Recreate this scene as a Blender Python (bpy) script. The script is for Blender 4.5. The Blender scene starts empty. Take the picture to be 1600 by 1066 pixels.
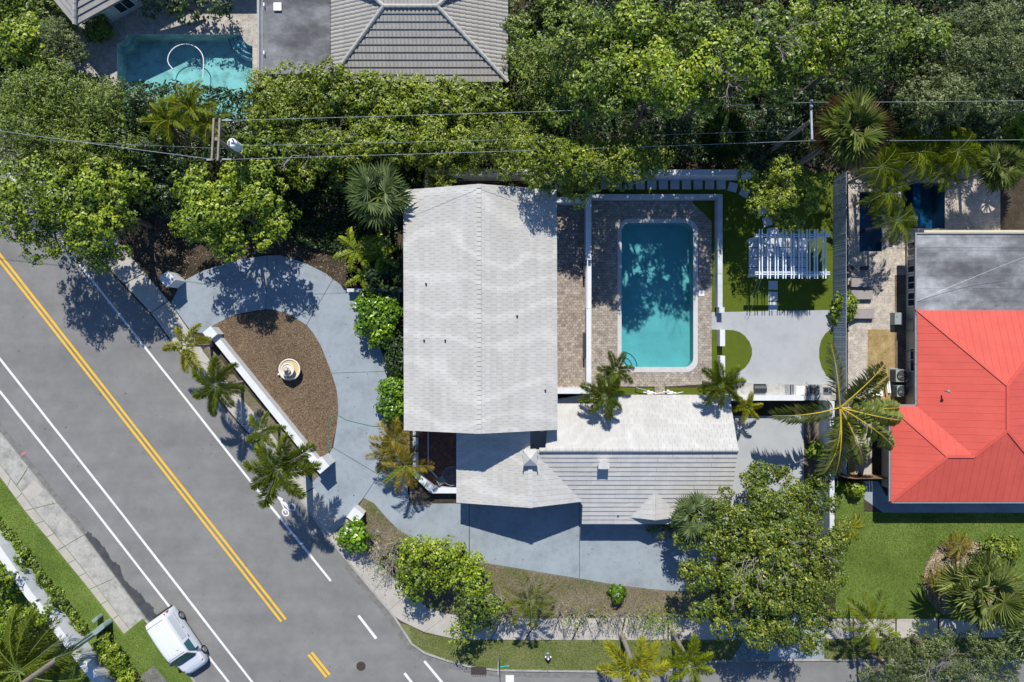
import bpy, math, random
import numpy as np
from mathutils import Vector, Matrix, noise
from mathutils.geometry import tessellate_polygon
random.seed(7)
scene = bpy.context.scene
C = scene.collection
R = math.radians
# ------------------------------------------------------------------ camera, sky, sun, exposure
S = 22.0                       # photograph pixels per metre on the ground
H = 1066.67 / S                # camera height above the road, metres
cam_d = bpy.data.cameras.new('camera'); cam = bpy.data.objects.new('camera', cam_d); C.objects.link(cam)
cam_d.sensor_width = 36.0; cam_d.lens = 24.0; cam_d.clip_end = 2000
cam.location = (0, 0, H); cam.rotation_euler = (0, 0, 0)
scene.camera = cam
world = bpy.data.worlds.new('World'); scene.world = world; world.use_nodes = True
wn = world.node_tree; wn.nodes.clear()
sky = wn.nodes.new('ShaderNodeTexSky'); sky.sky_type = 'NISHITA'; sky.sun_disc = False
sky.sun_elevation = R(49); sky.sun_rotation = R(-2.5); sky.air_density = 1.0; sky.dust_density = 0.2; sky.ozone_density = 10.0
bg = wn.nodes.new('ShaderNodeBackground'); bg.inputs[1].default_value = 0.122
wo = wn.nodes.new('ShaderNodeOutputWorld')
wn.links.new(sky.outputs[0], bg.inputs[0]); wn.links.new(bg.outputs[0], wo.inputs[0])
sun_d = bpy.data.lights.new('sun', 'SUN'); sun = bpy.data.objects.new('sun', sun_d); C.objects.link(sun)
sun_d.energy = 4.8; sun_d.angle = R(0.5); sun_d.color = (1.0, 0.955, 0.87)
tr = Vector((0.045 * math.cos(R(49)), -math.cos(R(49)), -math.sin(R(49))))
sun.rotation_euler = tr.to_track_quat('-Z', 'Y').to_euler(); sun.location = (0, 30, 40)
scene.view_settings.view_transform = 'Standard'; scene.view_settings.look = 'None'
scene.view_settings.exposure = 0.25; scene.view_settings.gamma = 1.0; scene.view_settings.use_curve_mapping = False
scene.render.engine = 'CYCLES'
scene.cycles.max_bounces = 6; scene.cycles.transparent_max_bounces = 8

# ------------------------------------------------------------------ helpers
def P(x, y, h=0.0):
    "a point of the photograph at height h -> where it stands"
    k = (1 - h / H) / S
    return Vector(((x - 800) * k, (533 - y) * k, h))
def PL(pts, h=0.0): return [P(x, y, h) for x, y in pts]
BASE = {}
def tag(o, label=None, cat=None, group=None, kind=None):
    if label: o['label'] = label
    if cat: o['category'] = cat
    if group: o['group'] = group
    if kind: o['kind'] = kind
    return o
def thing(name, loc, label, cat, group=None, rz=0.0):
    o = bpy.data.objects.new(name, None); C.objects.link(o)
    o.empty_display_size = 0.3
    o.location = loc; o.rotation_euler = (0, 0, rz); BASE[o.name] = Vector(loc)
    return tag(o, label, cat, group)
class MB:
    "collects geometry given in world coordinates, built as ONE mesh object"
    def __init__(s): s.v = []; s.f = []; s.m = []; s.mi = 0
    def poly(s, pts):
        b = len(s.v); s.v += [tuple(p) for p in pts]; s.f.append(tuple(range(b, b + len(pts)))); s.m.append(s.mi)
    def prism(s, pts, z0, z1, holes=()):
        "pts: world xy outline; tessellated top, side walls"
        loops = [[Vector((p[0], p[1], 0)) for p in l] for l in [pts] + list(holes)]
        flat = [p for l in loops for p in l]; b = len(s.v)
        s.v += [(p.x, p.y, z1) for p in flat]
        for t in tessellate_polygon(loops):
            a, c, d = [flat[i] for i in t]
            if (c.x - a.x) * (d.y - a.y) - (c.y - a.y) * (d.x - a.x) < 0: t = (t[0], t[2], t[1])
            s.f.append(tuple(b + i for i in t)); s.m.append(s.mi)
        if z0 is not None:
            o = 0
            for l in loops:
                n = len(l); bb = len(s.v)
                area = sum(l[i].x * l[(i + 1) % n].y - l[(i + 1) % n].x * l[i].y for i in range(n))
                s.v += [(p.x, p.y, z0) for p in l]
                flip = (area < 0) ^ (o > 0)
                for i in range(n):
                    j = (i + 1) % n
                    q = (bb + i, bb + j, b + o + j, b + o + i)
                    s.f.append(q if not flip else q[::-1]); s.m.append(s.mi)
                o += n
        return s
    def box(s, c, size, rz=0.0, M=None):
        sx, sy, sz = [k / 2 for k in size]; b = len(s.v); c = Vector(c)
        Rm = M if M is not None else Matrix.Rotation(rz, 3, 'Z')
        for z in (-sz, sz):
            for x, y in ((-sx, -sy), (sx, -sy), (sx, sy), (-sx, sy)):
                s.v.append(tuple(c + Rm @ Vector((x, y, z))))
        for q in ((0, 3, 2, 1), (4, 5, 6, 7), (0, 1, 5, 4), (1, 2, 6, 5), (2, 3, 7, 6), (3, 0, 4, 7)):
            s.f.append(tuple(b + i for i in q)); s.m.append(s.mi)
        return s
    def beam(s, a, b, w, h):
        "rectangular bar from a to b, w wide, h high"
        a = Vector(a); b = Vector(b); d = (b - a)
        q = d.to_track_quat('X', 'Z').to_matrix()
        return s.box((a + b) / 2, (d.length, w, h), M=q)
    def tube(s, pts, rad, n=8, caps=True):
        pts = [Vector(p) for p in pts]
        if not hasattr(rad, '__len__'): rad = [rad] * len(pts)
        b = len(s.v); m = len(pts); prev = None
        for i, p in enumerate(pts):
            d = (pts[min(i + 1, m - 1)] - pts[max(i - 1, 0)])
            d = d.normalized() if d.length > 1e-9 else Vector((0, 0, 1))
            if prev is None:
                u = d.cross(Vector((0.31, 0.95, 0.11)));
                if u.length < .1: u = d.cross(Vector((1, 0, 0)))
            else: u = prev - d * prev.dot(d)
            u.normalize(); prev = u; w = d.cross(u)
            for k in range(n):
                a = 2 * math.pi * k / n
                s.v.append(tuple(p + (u * math.cos(a) + w * math.sin(a)) * rad[i]))
        for i in range(m - 1):
            for k in range(n):
                k2 = (k + 1) % n
                s.f.append((b + i * n + k, b + i * n + k2, b + (i + 1) * n + k2, b + (i + 1) * n + k)); s.m.append(s.mi)
        if caps:
            s.f.append(tuple(b + k for k in range(n))[::-1]); s.m.append(s.mi)
            s.f.append(tuple(b + (m - 1) * n + k for k in range(n))); s.m.append(s.mi)
        return s
    def lathe(s, c, prof, n=20):
        c = Vector(c); b = len(s.v); m = len(prof)
        for r, z in prof:
            for k in range(n):
                a = 2 * math.pi * k / n; s.v.append((c.x + r * math.cos(a), c.y + r * math.sin(a), c.z + z))
        for i in range(m - 1):
            for k in range(n):
                k2 = (k + 1) % n
                s.f.append((b + i * n + k, b + i * n + k2, b + (i + 1) * n + k2, b + (i + 1) * n + k)); s.m.append(s.mi)
        if prof[-1][0] > 1e-4: s.f.append(tuple(b + (m - 1) * n + k for k in range(n))); s.m.append(s.mi)
        return s
    def build(s, name, mat, parent=None, base=None, smooth=False):
        o0 = Vector((0, 0, 0))
        if parent is not None: o0 = BASE.get(parent.name, o0)
        elif base is not None: o0 = Vector(base)
        me = bpy.data.meshes.new(name)
        me.from_pydata([(v[0] - o0.x, v[1] - o0.y, v[2] - o0.z) for v in s.v], [], s.f)
        mats = mat if isinstance(mat, (list, tuple)) else [mat]
        for m in mats: me.materials.append(m)
        if len(mats) > 1: me.polygons.foreach_set('material_index', s.m)
        if smooth: me.polygons.foreach_set('use_smooth', [True] * len(s.f))
        me.update()
        o = bpy.data.objects.new(name, me); C.objects.link(o)
        if parent is not None: o.parent = parent
        else: o.location = o0
        BASE[o.name] = o0
        return o
def put(name, mesh, parent, loc, rot=(0, 0, 0), sc=(1, 1, 1)):
    "another piece that shares a mesh; loc is local to the parent"
    o = bpy.data.objects.new(name, mesh); C.objects.link(o); o.parent = parent
    o.location = loc; o.rotation_euler = rot; o.scale = sc
    return o
def copy_tree(o, parent=None):
    c = o.copy(); C.objects.link(c); c.parent = parent
    for ch in list(o.children): copy_tree(ch, c)
    return c
def prism(name, pts, z0, z1, mat, holes=(), parent=None, h=None):
    h = z1 if h is None else h
    m = MB(); m.prism(PL(pts, h), z0, z1, [PL(q, h) for q in holes])
    return m.build(name, mat, parent)
def rr(x0, y0, x1, y1, r, n=6):
    o = []
    for cx, cy, a0 in ((x1 - r, y0 + r, -90), (x1 - r, y1 - r, 0), (x0 + r, y1 - r, 90), (x0 + r, y0 + r, 180)):
        for i in range(n + 1):
            a = R(a0 + 90 * i / n); o.append((cx + r * math.cos(a), cy + r * math.sin(a)))
    return o
def arc(cx, cy, r, a0, a1, n=12): return [(cx + r * math.cos(R(a0 + (a1 - a0) * i / n)), cy + r * math.sin(R(a0 + (a1 - a0) * i / n))) for i in range(n + 1)]
def inside(pt, poly):
    x, y = pt; c = False; n = len(poly); j = n - 1
    for i in range(n):
        xi, yi = poly[i]; xj, yj = poly[j]
        if (yi > y) != (yj > y) and x < (xj - xi) * (y - yi) / (yj - yi) + xi: c = not c
        j = i
    return c
def lerp2(a, b, t): return (a[0] + (b[0] - a[0]) * t, a[1] + (b[1] - a[1]) * t)

# ------------------------------------------------------------------ materials
class NG:
    def __init__(s, name):
        s.m = bpy.data.materials.new(name); s.m.use_nodes = True; s.t = s.m.node_tree; s.t.nodes.clear()
        s.out = s.t.nodes.new('ShaderNodeOutputMaterial'); s.tc = None
    def n(s, kind, **kw):
        nd = s.t.nodes.new('ShaderNode' + kind)
        for k, v in kw.items():
            if k.startswith('i_'): nd.inputs[k[2:].replace('_', ' ')].default_value = v
            else: setattr(nd, k, v)
        return nd
    def l(s, a, b): s.t.links.new(a, b)
    def co(s):
        if s.tc is None: s.tc = s.n('TexCoord').outputs['Object']
        return s.tc
    def noise(s, scale, detail=4, rough=.55, stretch=None, w=0.0):
        nd = s.n('TexNoise'); nd.inputs['Scale'].default_value = scale; nd.inputs['Detail'].default_value = detail; nd.inputs['Roughness'].default_value = rough
        c = s.co()
        if stretch:
            mp = s.n('Mapping'); mp.inputs['Scale'].default_value = stretch; mp.inputs['Location'].default_value = (w, w, 0); s.l(c, mp.inputs[0]); c = mp.outputs[0]
        s.l(c, nd.inputs['Vector']); return nd.outputs[0]
    def ramp(s, fac, stops):
        r = s.n('ValToRGB'); e = r.color_ramp.elements
        while len(e) < len(stops): e.new(.5)
        for k, (p, c) in enumerate(stops):
            e[k].position = p; e[k].color = (c[0], c[1], c[2], 1) if hasattr(c, '__len__') else (c, c, c, 1)
        s.l(fac, r.inputs[0]); return r.outputs[0]
    def mix(s, fac, a, b, mode='MIX'):
        m = s.n('Mix', data_type='RGBA', blend_type=mode)
        for sock, v in ((m.inputs[0], fac), (m.inputs[6], a), (m.inputs[7], b)):
            if isinstance(v, (int, float)): sock.default_value = v
            elif isinstance(v, tuple): sock.default_value = (v[0], v[1], v[2], 1)
            else: s.l(v, sock)
        return m.outputs[2]
    def bump(s, hgt, strength=.3, dist=.02):
        b = s.n('Bump'); b.inputs['Strength'].default_value = strength; b.inputs['Distance'].default_value = dist
        s.l(hgt, b.inputs['Height']); return b.outputs[0]
    def bsdf(s, col, rough=.8, spec=.3, metal=0, nrm=None):
        p = s.n('BsdfPrincipled'); p.inputs['Roughness'].default_value = rough if not hasattr(rough, 'node') else .5
        if hasattr(rough, 'node'): s.l(rough, p.inputs['Roughness'])
        p.inputs['Specular IOR Level'].default_value = spec; p.inputs['Metallic'].default_value = metal
        if isinstance(col, tuple): p.inputs['Base Color'].default_value = (col[0], col[1], col[2], 1)
        else: s.l(col, p.inputs['Base Color'])
        if nrm is not None: s.l(nrm, p.inputs['Normal'])
        return p
    def fin(s, sh): s.l(sh.outputs[0], s.out.inputs[0]); return s.m
def sc(c, k): return tuple(min(1, x * k) for x in c)
def basic(name, c, rough=.75, var=.12, scale=3.0, spec=.3, metal=0, bump=.15, fine=40):
    g = NG(name)
    a = g.ramp(g.noise(scale, 5), [(.3, sc(c, 1 - var)), (.7, sc(c, 1 + var))])
    f = g.noise(fine, 3)
    col = g.mix(.25 * min(1, var * 4), a, g.ramp(f, [(.3, sc(c, .7)), (.7, sc(c, 1.3))]))
    return g.fin(g.bsdf(col, rough, spec, metal, g.bump(f, bump, .01) if bump else None))
def ground_mat(name, c1, c2, c3, s1=.6, s2=9, bump=.6, chips=None):
    g = NG(name)
    big = g.ramp(g.noise(s1, 6, .6), [(.32, c1), (.5, c2), (.7, c3)])
    fn = g.noise(s2, 6, .75)
    col = g.mix(1.0, big, g.ramp(fn, [(.3, (.55, .55, .55)), (.5, (.95, .95, .95)), (.72, (1.5, 1.5, 1.45))]), 'MULTIPLY')
    return g.fin(g.bsdf(col, .95, .1, 0, g.bump(fn, bump, .04)))
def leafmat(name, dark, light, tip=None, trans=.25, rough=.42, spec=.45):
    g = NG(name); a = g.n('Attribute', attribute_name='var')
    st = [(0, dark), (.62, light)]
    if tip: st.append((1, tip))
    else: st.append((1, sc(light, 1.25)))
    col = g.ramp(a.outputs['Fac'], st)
    p = g.bsdf(col, rough, spec)
    t = g.n('BsdfTranslucent'); g.l(g.mix(1.0, col, (1.0, 1.1, .5), 'MULTIPLY'), t.inputs[0])
    mx = g.n('MixShader'); mx.inputs[0].default_value = trans
    g.l(p.outputs[0], mx.inputs[1]); g.l(t.outputs[0], mx.inputs[2])
    return g.fin(mx)
def brick_mat(name, c1, c2, mortar, w, hh, rot=0, ms=.012, c3=None, rough=.85, offs=.5):
    g = NG(name)
    mp = g.n('Mapping'); mp.inputs['Rotation'].default_value = (0, 0, rot); g.l(g.co(), mp.inputs[0])
    b = g.n('TexBrick', offset=offs); b.inputs['Color1'].default_value = (*c1, 1); b.inputs['Color2'].default_value = (*c2, 1); b.inputs['Mortar'].default_value = (*mortar, 1)
    b.inputs['Scale'].default_value = 1; b.inputs['Brick Width'].default_value = w; b.inputs['Row Height'].default_value = hh; b.inputs['Mortar Size'].default_value = ms
    g.l(mp.outputs[0], b.inputs['Vector'])
    n1 = g.noise(3.0, 5); n2 = g.noise(14, 4)
    col = g.mix(1.0, b.outputs[0], g.ramp(n1, [(.3, (.75, .74, .72)), (.7, (1.22, 1.2, 1.18))]), 'MULTIPLY')
    col = g.mix(.5, col, g.ramp(n2, [(.35, (.5, .45, .4)), (.65, (1.4, 1.38, 1.35))]), 'MULTIPLY')
    return g.fin(g.bsdf(col, rough, .2, 0, g.bump(b.outputs[1], -.4, .01)))

M = {}
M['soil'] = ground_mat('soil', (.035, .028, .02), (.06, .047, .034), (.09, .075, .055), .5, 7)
M['bed'] = ground_mat('bed_soil', (.10, .075, .055), (.17, .135, .10), (.22, .19, .15), .9, 9)
M['mossy'] = ground_mat('mossy_ground', (.10, .12, .045), (.17, .145, .095), (.21, .18, .14), .45, 8)
M['mulch'] = ground_mat('brown_mulch', (.135, .092, .06), (.185, .13, .085), (.23, .165, .11), .5, 12, .9)
M['chipmat'] = ground_mat('red_brown_border', (.14, .085, .05), (.22, .14, .09), (.28, .2, .14), 2, 12)
M['chip'] = leafmat('wood_chip', (.08, .052, .032), (.215, .155, .10), (.36, .28, .19), 0, .9, .1)
M['straw'] = leafmat('straw', (.3, .22, .12), (.55, .44, .3), (.7, .6, .45), 0, .9, .1)
M['lawn'] = ground_mat('lawn_grass', (.09, .14, .026), (.125, .185, .036), (.165, .22, .05), .35, 14, .8)
M['drylawn'] = ground_mat('dry_lawn', (.11, .14, .04), (.15, .17, .06), (.20, .20, .09), .6, 14, .8)
M['blade'] = leafmat('grass_blade', (.06, .10, .02), (.17, .23, .05), (.27, .31, .10), .3, .6, .2)
M['turf'] = basic('artificial_turf', (.085, .115, .014), .95, .12, 1.5, .1, 0, .5, 60)
M['gravel'] = ground_mat('tan_gravel', (.26, .19, .08), (.36, .26, .12), (.45, .34, .18), 2.0, 22, 1.0)
# worn grey asphalt, faint patches and tyre sweep
g = NG('asphalt')
a = g.ramp(g.noise(.25, 5, .6), [(.3, (.180, .177, .172)), (.7, (.215, .211, .204))])
st = g.ramp(g.noise(.9, 5, .65), [(.3, (.87, .87, .875)), (.65, (1.05, 1.05, 1.045))])
fn = g.noise(55, 3, .8)
mpr = g.n('Mapping'); mpr.inputs['Rotation'].default_value = (0, 0, R(52)); mpr.inputs['Scale'].default_value = (.06, .8, 1); g.l(g.co(), mpr.inputs[0]); nr = g.n('TexNoise'); nr.inputs['Scale'].default_value = 1; nr.inputs['Detail'].default_value = 4; g.l(mpr.outputs[0], nr.inputs['Vector']); st = g.mix(1, st, g.ramp(nr.outputs[0], [(.35, (.93, .93, .93)), (.6, (1.04, 1.04, 1.035))]), 'MULTIPLY')
sp = g.ramp(g.noise(3.3, 2, .5), [(.24, (.45, .45, .46)), (.29, (1, 1, 1))])
col = g.mix(1, g.mix(1, g.mix(1, a, st, 'MULTIPLY'), g.ramp(fn, [(.3, (.78, .78, .78)), (.7, (1.22, 1.22, 1.2))]), 'MULTIPLY'), sp, 'MULTIPLY')
M['asphalt'] = g.fin(g.bsdf(col, .9, .2, 0, g.bump(fn, .35, .01)))
M['wet'] = basic('damp_asphalt', (.06, .062, .065), .45, .3, 2, .5)
M['patch'] = basic('patched_asphalt', (.17, .165, .155), .95, .3, 3, .2)
def concrete(name, c, stain=.25, s=1.0, rough=.8):
    g = NG(name)
    a = g.ramp(g.noise(.55 * s, 6, .62), [(.28, sc(c, 1 - stain)), (.5, c), (.74, sc(c, 1 + stain * .5))])
    fn = g.noise(30, 4, .7)
    sm = g.ramp(g.noise(2.3 * s, 5, .7, None), [(.3, (1 - stain * .7,) * 3), (.52, (1, 1, 1))])
    col = g.mix(1, g.mix(1, a, sm, 'MULTIPLY'), g.ramp(fn, [(.3, (.9, .9, .9)), (.7, (1.08, 1.08, 1.08))]), 'MULTIPLY')
    return g.fin(g.bsdf(col, rough, .25, 0, g.bump(fn, .2, .01)))
M['drive'] = concrete('blue_grey_concrete', (.265, .305, .335), .20)
M['patio'] = concrete('grey_patio_concrete', (.36, .375, .385), .10)
M['walk'] = concrete('beige_sidewalk', (.41, .38, .335), .16)
M['oldwalk'] = concrete('weathered_sidewalk', (.37, .36, .325), .42, 2.2)
M['kerb'] = concrete('kerb_concrete', (.34, .33, .30), .3, 2)
M['stone'] = concrete('paving_stone', (.50, .53, .56), .12)
M['coping'] = concrete('coping_stone', (.50, .50, .49), .1)
M['counter'] = concrete('worn_counter_stone', (.42, .41, .38), .35, 5)
M['travertine'] = brick_mat('travertine_deck', (.46, .42, .36), (.40, .37, .33), (.30, .28, .25), .6, .4, 0, .008)
M['sdeck'] = brick_mat('pool_deck_concrete', (.40, .38, .35), (.36, .35, .33), (.3, .28, .26), 1.1, 1.1, 0, .01, offs=0)
M['paver'] = brick_mat('brown_paver', (.27, .235, .205), (.39, .36, .325), (.19, .165, .14), .27, .18, 0, .012)
M['paver2'] = brick_mat('brown_paver_terrace', (.25, .205, .175), (.38, .34, .30), (.17, .145, .12), .27, .18, 0, .012)
M['redtile'] = brick_mat('red_brown_patio_tile', (.16, .075, .055), (.20, .10, .075), (.10, .06, .05), .35, .35, R(45), .01, offs=0)
M['white'] = basic('white_painted_stucco', (.60, .61, .62), .7, .06, 2, .3, 0, .2)
M['whiteold'] = basic('weathered_white_wall', (.50, .52, .53), .8, .18, 1.2, .2, 0, .2)
M['cream'] = basic('cream_stucco', (.55, .50, .36), .8, .08, 1.5)
M['trim'] = basic('white_trim', (.75, .76, .77), .5, .05, 4, .4, 0, 0)
M['pergola'] = basic('white_painted_timber', (.72, .77, .82), .6, .1, 6, .3, 0, .1)
M['greywood'] = basic('weathered_grey_board', (.36, .40, .43), .85, .22, 5, .2, 0, .3)
M['brownwood'] = basic('brown_timber', (.22, .15, .09), .85, .3, 5, .2, 0, .3)
M['poleWood'] = basic('utility_pole_wood', (.25, .21, .17), .9, .3, 4, .2, 0, .3)
M['pedestal'] = basic('green_grey_steel', (.22, .29, .27), .5, .12, 4, .4)
M['black'] = basic('black_plastic', (.02, .02, .022), .5, .1, 4, .4, 0, 0)
M['dark'] = basic('dark_metal', (.05, .055, .06), .4, .2, 5, .5, .4, 0)
M['steel'] = basic('stainless_steel', (.42, .43, .44), .3, .1, 8, .5, .8, 0)
M['grey'] = basic('grey_metal', (.26, .27, .28), .5, .1, 6, .4, .2, 0)
M['acgrey'] = basic('air_conditioner_grey', (.26, .29, .29), .55, .1, 6, .4)
M['wire'] = basic('aluminium_wire', (.34, .36, .38), .4, .05, 5, .5, .3, 0)
M['taupe'] = basic('taupe_cushion', (.30, .27, .26), .9, .08, 5, .1)
M['navy'] = basic('dark_blue_tile', (.02, .06, .16), .4, .1, 5, .4, 0, 0)
M['iron'] = basic('cast_iron', (.05, .035, .03), .7, .3, 12, .4)
M['hose'] = basic('green_hose', (.02, .22, .15), .5, .05, 5, .4, 0, 0)
M['whiteplastic'] = basic('white_plastic', (.75, .75, .74), .4, .04, 5, .4, 0, 0)
M['ypaint'] = concrete('yellow_road_paint', (.72, .42, .035), .12, 3, .7)
M['wpaint'] = concrete('white_road_paint', (.66, .66, .64), .14, 3, .7)
M['teal'] = basic('teal_spray_paint', (.03, .42, .38), .8, .1, 4)
M['pinkp'] = basic('pink_spray_paint', (.6, .16, .2), .8, .1, 4)
M['orange'] = basic('orange_marker', (.75, .2, .06), .7, .1, 4)
M['fount'] = basic('pale_cast_stone', (.52, .46, .36), .85, .18, 6)
M['fountw'] = basic('white_cast_stone', (.68, .64, .58), .85, .15, 6)
M['brass'] = basic('amber_liner', (.55, .42, .2), .7, .12, 6)
# roofs
def tilemat(name, c, streak=.16, sscale=.5):
    g = NG(name)
    a = g.ramp(g.noise(1.2, 5, .6, (2.0, .16, 1)), [(.3, sc(c, .91)), (.7, sc(c, 1.05))])
    w = g.n('TexWave', wave_type='BANDS', bands_direction='Y', wave_profile='SIN')
    w.inputs['Scale'].default_value = sscale * .3; w.inputs['Distortion'].default_value = 1.2; w.inputs['Detail'].default_value = 3; w.inputs['Detail Scale'].default_value = .5
    wq = g.n('TexNoise'); wq.inputs['Scale'].default_value = .16; wq.inputs['Detail'].default_value = 2; g.l(g.co(), wq.inputs['Vector']); wv = g.n('VectorMath', operation='MULTIPLY_ADD'); g.l(wq.outputs['Color'], wv.inputs[0]); wv.inputs[1].default_value = (0, 7, 0); g.l(g.co(), wv.inputs[2]); g.l(wv.outputs[0], w.inputs['Vector'])
    k = g.ramp(w.outputs[1], [(.0, (1, 1, 1)), (.72, (1, 1, 1)), (.97, (1 + streak,) * 3)])
    geo = g.n('NewGeometry'); isl = g.ramp(geo.outputs['Random Per Island'], [(0, (.96, .96, .955)), (1, (1.03, 1.03, 1.03))]); a = g.mix(1, a, isl, 'MULTIPLY')
    fn = g.noise(26, 4, .75)
    d = g.ramp(g.noise(.35, 4, .7, (1.5, .6, 1), 5), [(.35, (.93, .925, .91)), (.6, (1, 1, 1))])
    col = g.mix(1, g.mix(1, g.mix(1, a, k, 'MULTIPLY'), d, 'MULTIPLY'), g.ramp(fn, [(.3, (.93, .93, .92)), (.7, (1.06, 1.06, 1.06))]), 'MULTIPLY')
    return g.fin(g.bsdf(col, .85, .2, 0, g.bump(fn, .15, .01)))
M['tile'] = tilemat('white_grey_roof_tile', (.465, .452, .425), .13)
M['tilew'] = tilemat('white_roof_tile', (.475, .465, .445), .06, 1.2)
M['tilecap'] = tilemat('ridge_tile', (.48, .48, .475), .03, 1.2)
M['gtile'] = tilemat('grey_roof_tile', (.34, .325, .30), .05, 1.2)
M['gcap'] = basic('grey_hip_tile', (.40, .395, .36), .85, .2, 5)
g = NG('red_metal_roof')
nz = g.noise(.5, 4); col = g.mix(1, g.ramp(nz, [(.3, (.53, .083, .058)), (.7, (.58, .097, .068))]), g.ramp(g.noise(1.1, 6, .7), [(.3, (.93, .92, .92)), (.6, (1.02, 1.03, 1.04))]), 'MULTIPLY')
M['redroof'] = g.fin(g.bsdf(col, .5, .35, 0, g.bump(g.noise(4, 2), .04, .02)))
M['redseam'] = basic('red_roof_seam', (.46, .06, .055), .5, .06, 3, .4, 0, 0)
def flatroof(name, c):
    g = NG(name)
    a = g.ramp(g.noise(.35, 6, .65, (.5, 1, 1)), [(.34, sc(c, .5)), (.47, c), (.56, sc(c, 1.6)), (.68, sc(c, 2.3))])
    b = g.ramp(g.noise(1.4, 6, .7), [(.3, (.7, .7, .7)), (.7, (1.2, 1.2, 1.2))])
    return g.fin(g.bsdf(g.mix(1, a, b, 'MULTIPLY'), .8, .3, 0, g.bump(g.noise(20, 3), .1, .01)))
M['flat1'] = flatroof('grey_flat_roof', (.17, .175, .18))
M['flat2'] = flatroof('grey_flat_roof_nw', (.105, .105, .11))
g = NG('dark_window_glass'); M['glass'] = g.fin(g.bsdf((.015, .03, .04), .08, .6))
g = NG('van_glass'); M['vglass'] = g.fin(g.bsdf((.02, .10, .13), .06, .7))
M['vwhite'] = basic('white_van_paint', (.64, .665, .70), .28, .03, 1, .5, 0, 0)
M['vpanel'] = basic('van_side_panel', (.50, .53, .56), .35, .04, 1, .5, 0, 0)
M['rubber'] = basic('tyre_rubber', (.025, .025, .026), .8, .15, 6)
M['redlens'] = basic('red_lamp_lens', (.4, .01, .02), .2, .05, 4, .5, 0, 0)
M['amber'] = basic('amber_lamp_lens', (.7, .16, .02), .2, .05, 4, .5, 0, 0)
M['clear'] = basic('headlamp_lens', (.22, .24, .25), .12, .1, 4, .6, .3, 0)
# pools
def water(name, tint, rip=.12, rs=5.0):
    g = NG(name)
    t = g.n('BsdfTransparent'); t.inputs[0].default_value = (*tint, 1)
    gl = g.n('BsdfGlossy'); gl.inputs['Roughness'].default_value = .04
    bp = g.bump(g.noise(rs, 4, .6), rip, .05); g.l(bp, gl.inputs['Normal'])
    lw = g.n('LayerWeight'); lw.inputs[0].default_value = .3; g.l(bp, lw.inputs['Normal']); fr = g.n('Math', operation='MULTIPLY_ADD'); g.l(lw.outputs['Facing'], fr.inputs[0]); fr.inputs[1].default_value = .25; fr.inputs[2].default_value = .015
    m = g.n('MixShader'); g.l(fr.outputs[0], m.inputs[0]); g.l(t.outputs[0], m.inputs[1]); g.l(gl.outputs[0], m.inputs[2])
    return g.fin(m)
def plaster(name, c, rip=.1):
    g = NG(name)
    v = g.n('TexVoronoi', feature='SMOOTH_F1'); v.inputs['Scale'].default_value = 3.4
    nz = g.n('TexNoise'); nz.inputs['Scale'].default_value = 1.6; g.l(g.co(), nz.inputs['Vector'])
    mp = g.mix(.55, g.co(), nz.outputs['Color']); g.l(mp, v.inputs['Vector'])
    col = g.mix(1, g.ramp(g.noise(.6, 4), [(.3, sc(c, .93)), (.7, sc(c, 1.05))]), g.ramp(v.outputs[0], [(.1, (1 - rip,) * 3), (.6, (1 + rip,) * 3)]), 'MULTIPLY')
    col = g.mix(1, col, g.ramp(g.noise(18, 4, .7), [(.3, (1 - rip,) * 3), (.7, (1 + rip,) * 3)]), 'MULTIPLY')
    return g.fin(g.bsdf(col, .8, .2))
M['water'] = water('pool_water', (.48, .83, .865))
M['waterdark'] = water('deep_blue_water', (.22, .60, .78))
M['waternw'] = water('rippled_pool_water', (.56, .86, .88), .3)
M['plaster'] = plaster('pool_plaster', (.34, .47, .46), .05)
M['plasternw'] = plaster('aqua_pool_plaster', (.46, .50, .48), .25)
M['plasterdark'] = plaster('dark_pool_plaster', (.06, .16, .22), .08)
# foliage
M['bark'] = basic('grey_brown_bark', (.16, .13, .10), .9, .3, 6, .15, 0, .5)
M['twig'] = basic('pale_bare_twig', (.34, .30, .27), .9, .25, 8, .15, 0, .2)
M['palmtrunk'] = basic('palm_trunk_bark', (.27, .24, .20), .9, .25, 8, .15, 0, .4)
M['rachis'] = basic('yellow_frond_rib', (.42, .32, .03), .6, .1, 5, .3, 0, 0)
M['grib'] = basic('green_frond_rib', (.12, .16, .03), .6, .1, 5, .3, 0, 0)
M['L_bright'] = leafmat('bright_green_leaf', (.020, .042, .004), (.20, .29, .012), (.46, .50, .04), .2)
M['L_mid'] = leafmat('mid_green_leaf', (.014, .032, .005), (.14, .215, .014), (.34, .40, .05), .2)
M['L_fine'] = leafmat('feathery_green_leaf', (.018, .036, .007), (.16, .225, .018), (.36, .42, .06), .2)
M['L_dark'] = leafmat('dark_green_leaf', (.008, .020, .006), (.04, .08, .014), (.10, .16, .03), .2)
M['L_oak'] = leafmat('grey_green_leaf', (.024, .038, .011), (.125, .165, .04), (.28, .32, .12), .2)
M['L_yellow'] = leafmat('yellow_green_leaf', (.024, .045, .004), (.19, .26, .012), (.44, .46, .04), .2)
M['L_olive'] = leafmat('olive_leaf', (.018, .032, .005), (.125, .185, .014), (.42, .40, .05), .2)
M['L_broad'] = leafmat('glossy_broad_leaf', (.02, .055, .003), (.13, .25, .008), (.30, .46, .02), .2, .3, .6)
M['F_green'] = leafmat('green_frond', (.022, .045, .007), (.16, .21, .018), (.36, .38, .05), .2)
M['F_fan'] = leafmat('fan_palm_leaf', (.05, .08, .02), (.28, .33, .09), (.50, .54, .20), .3)
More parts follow.
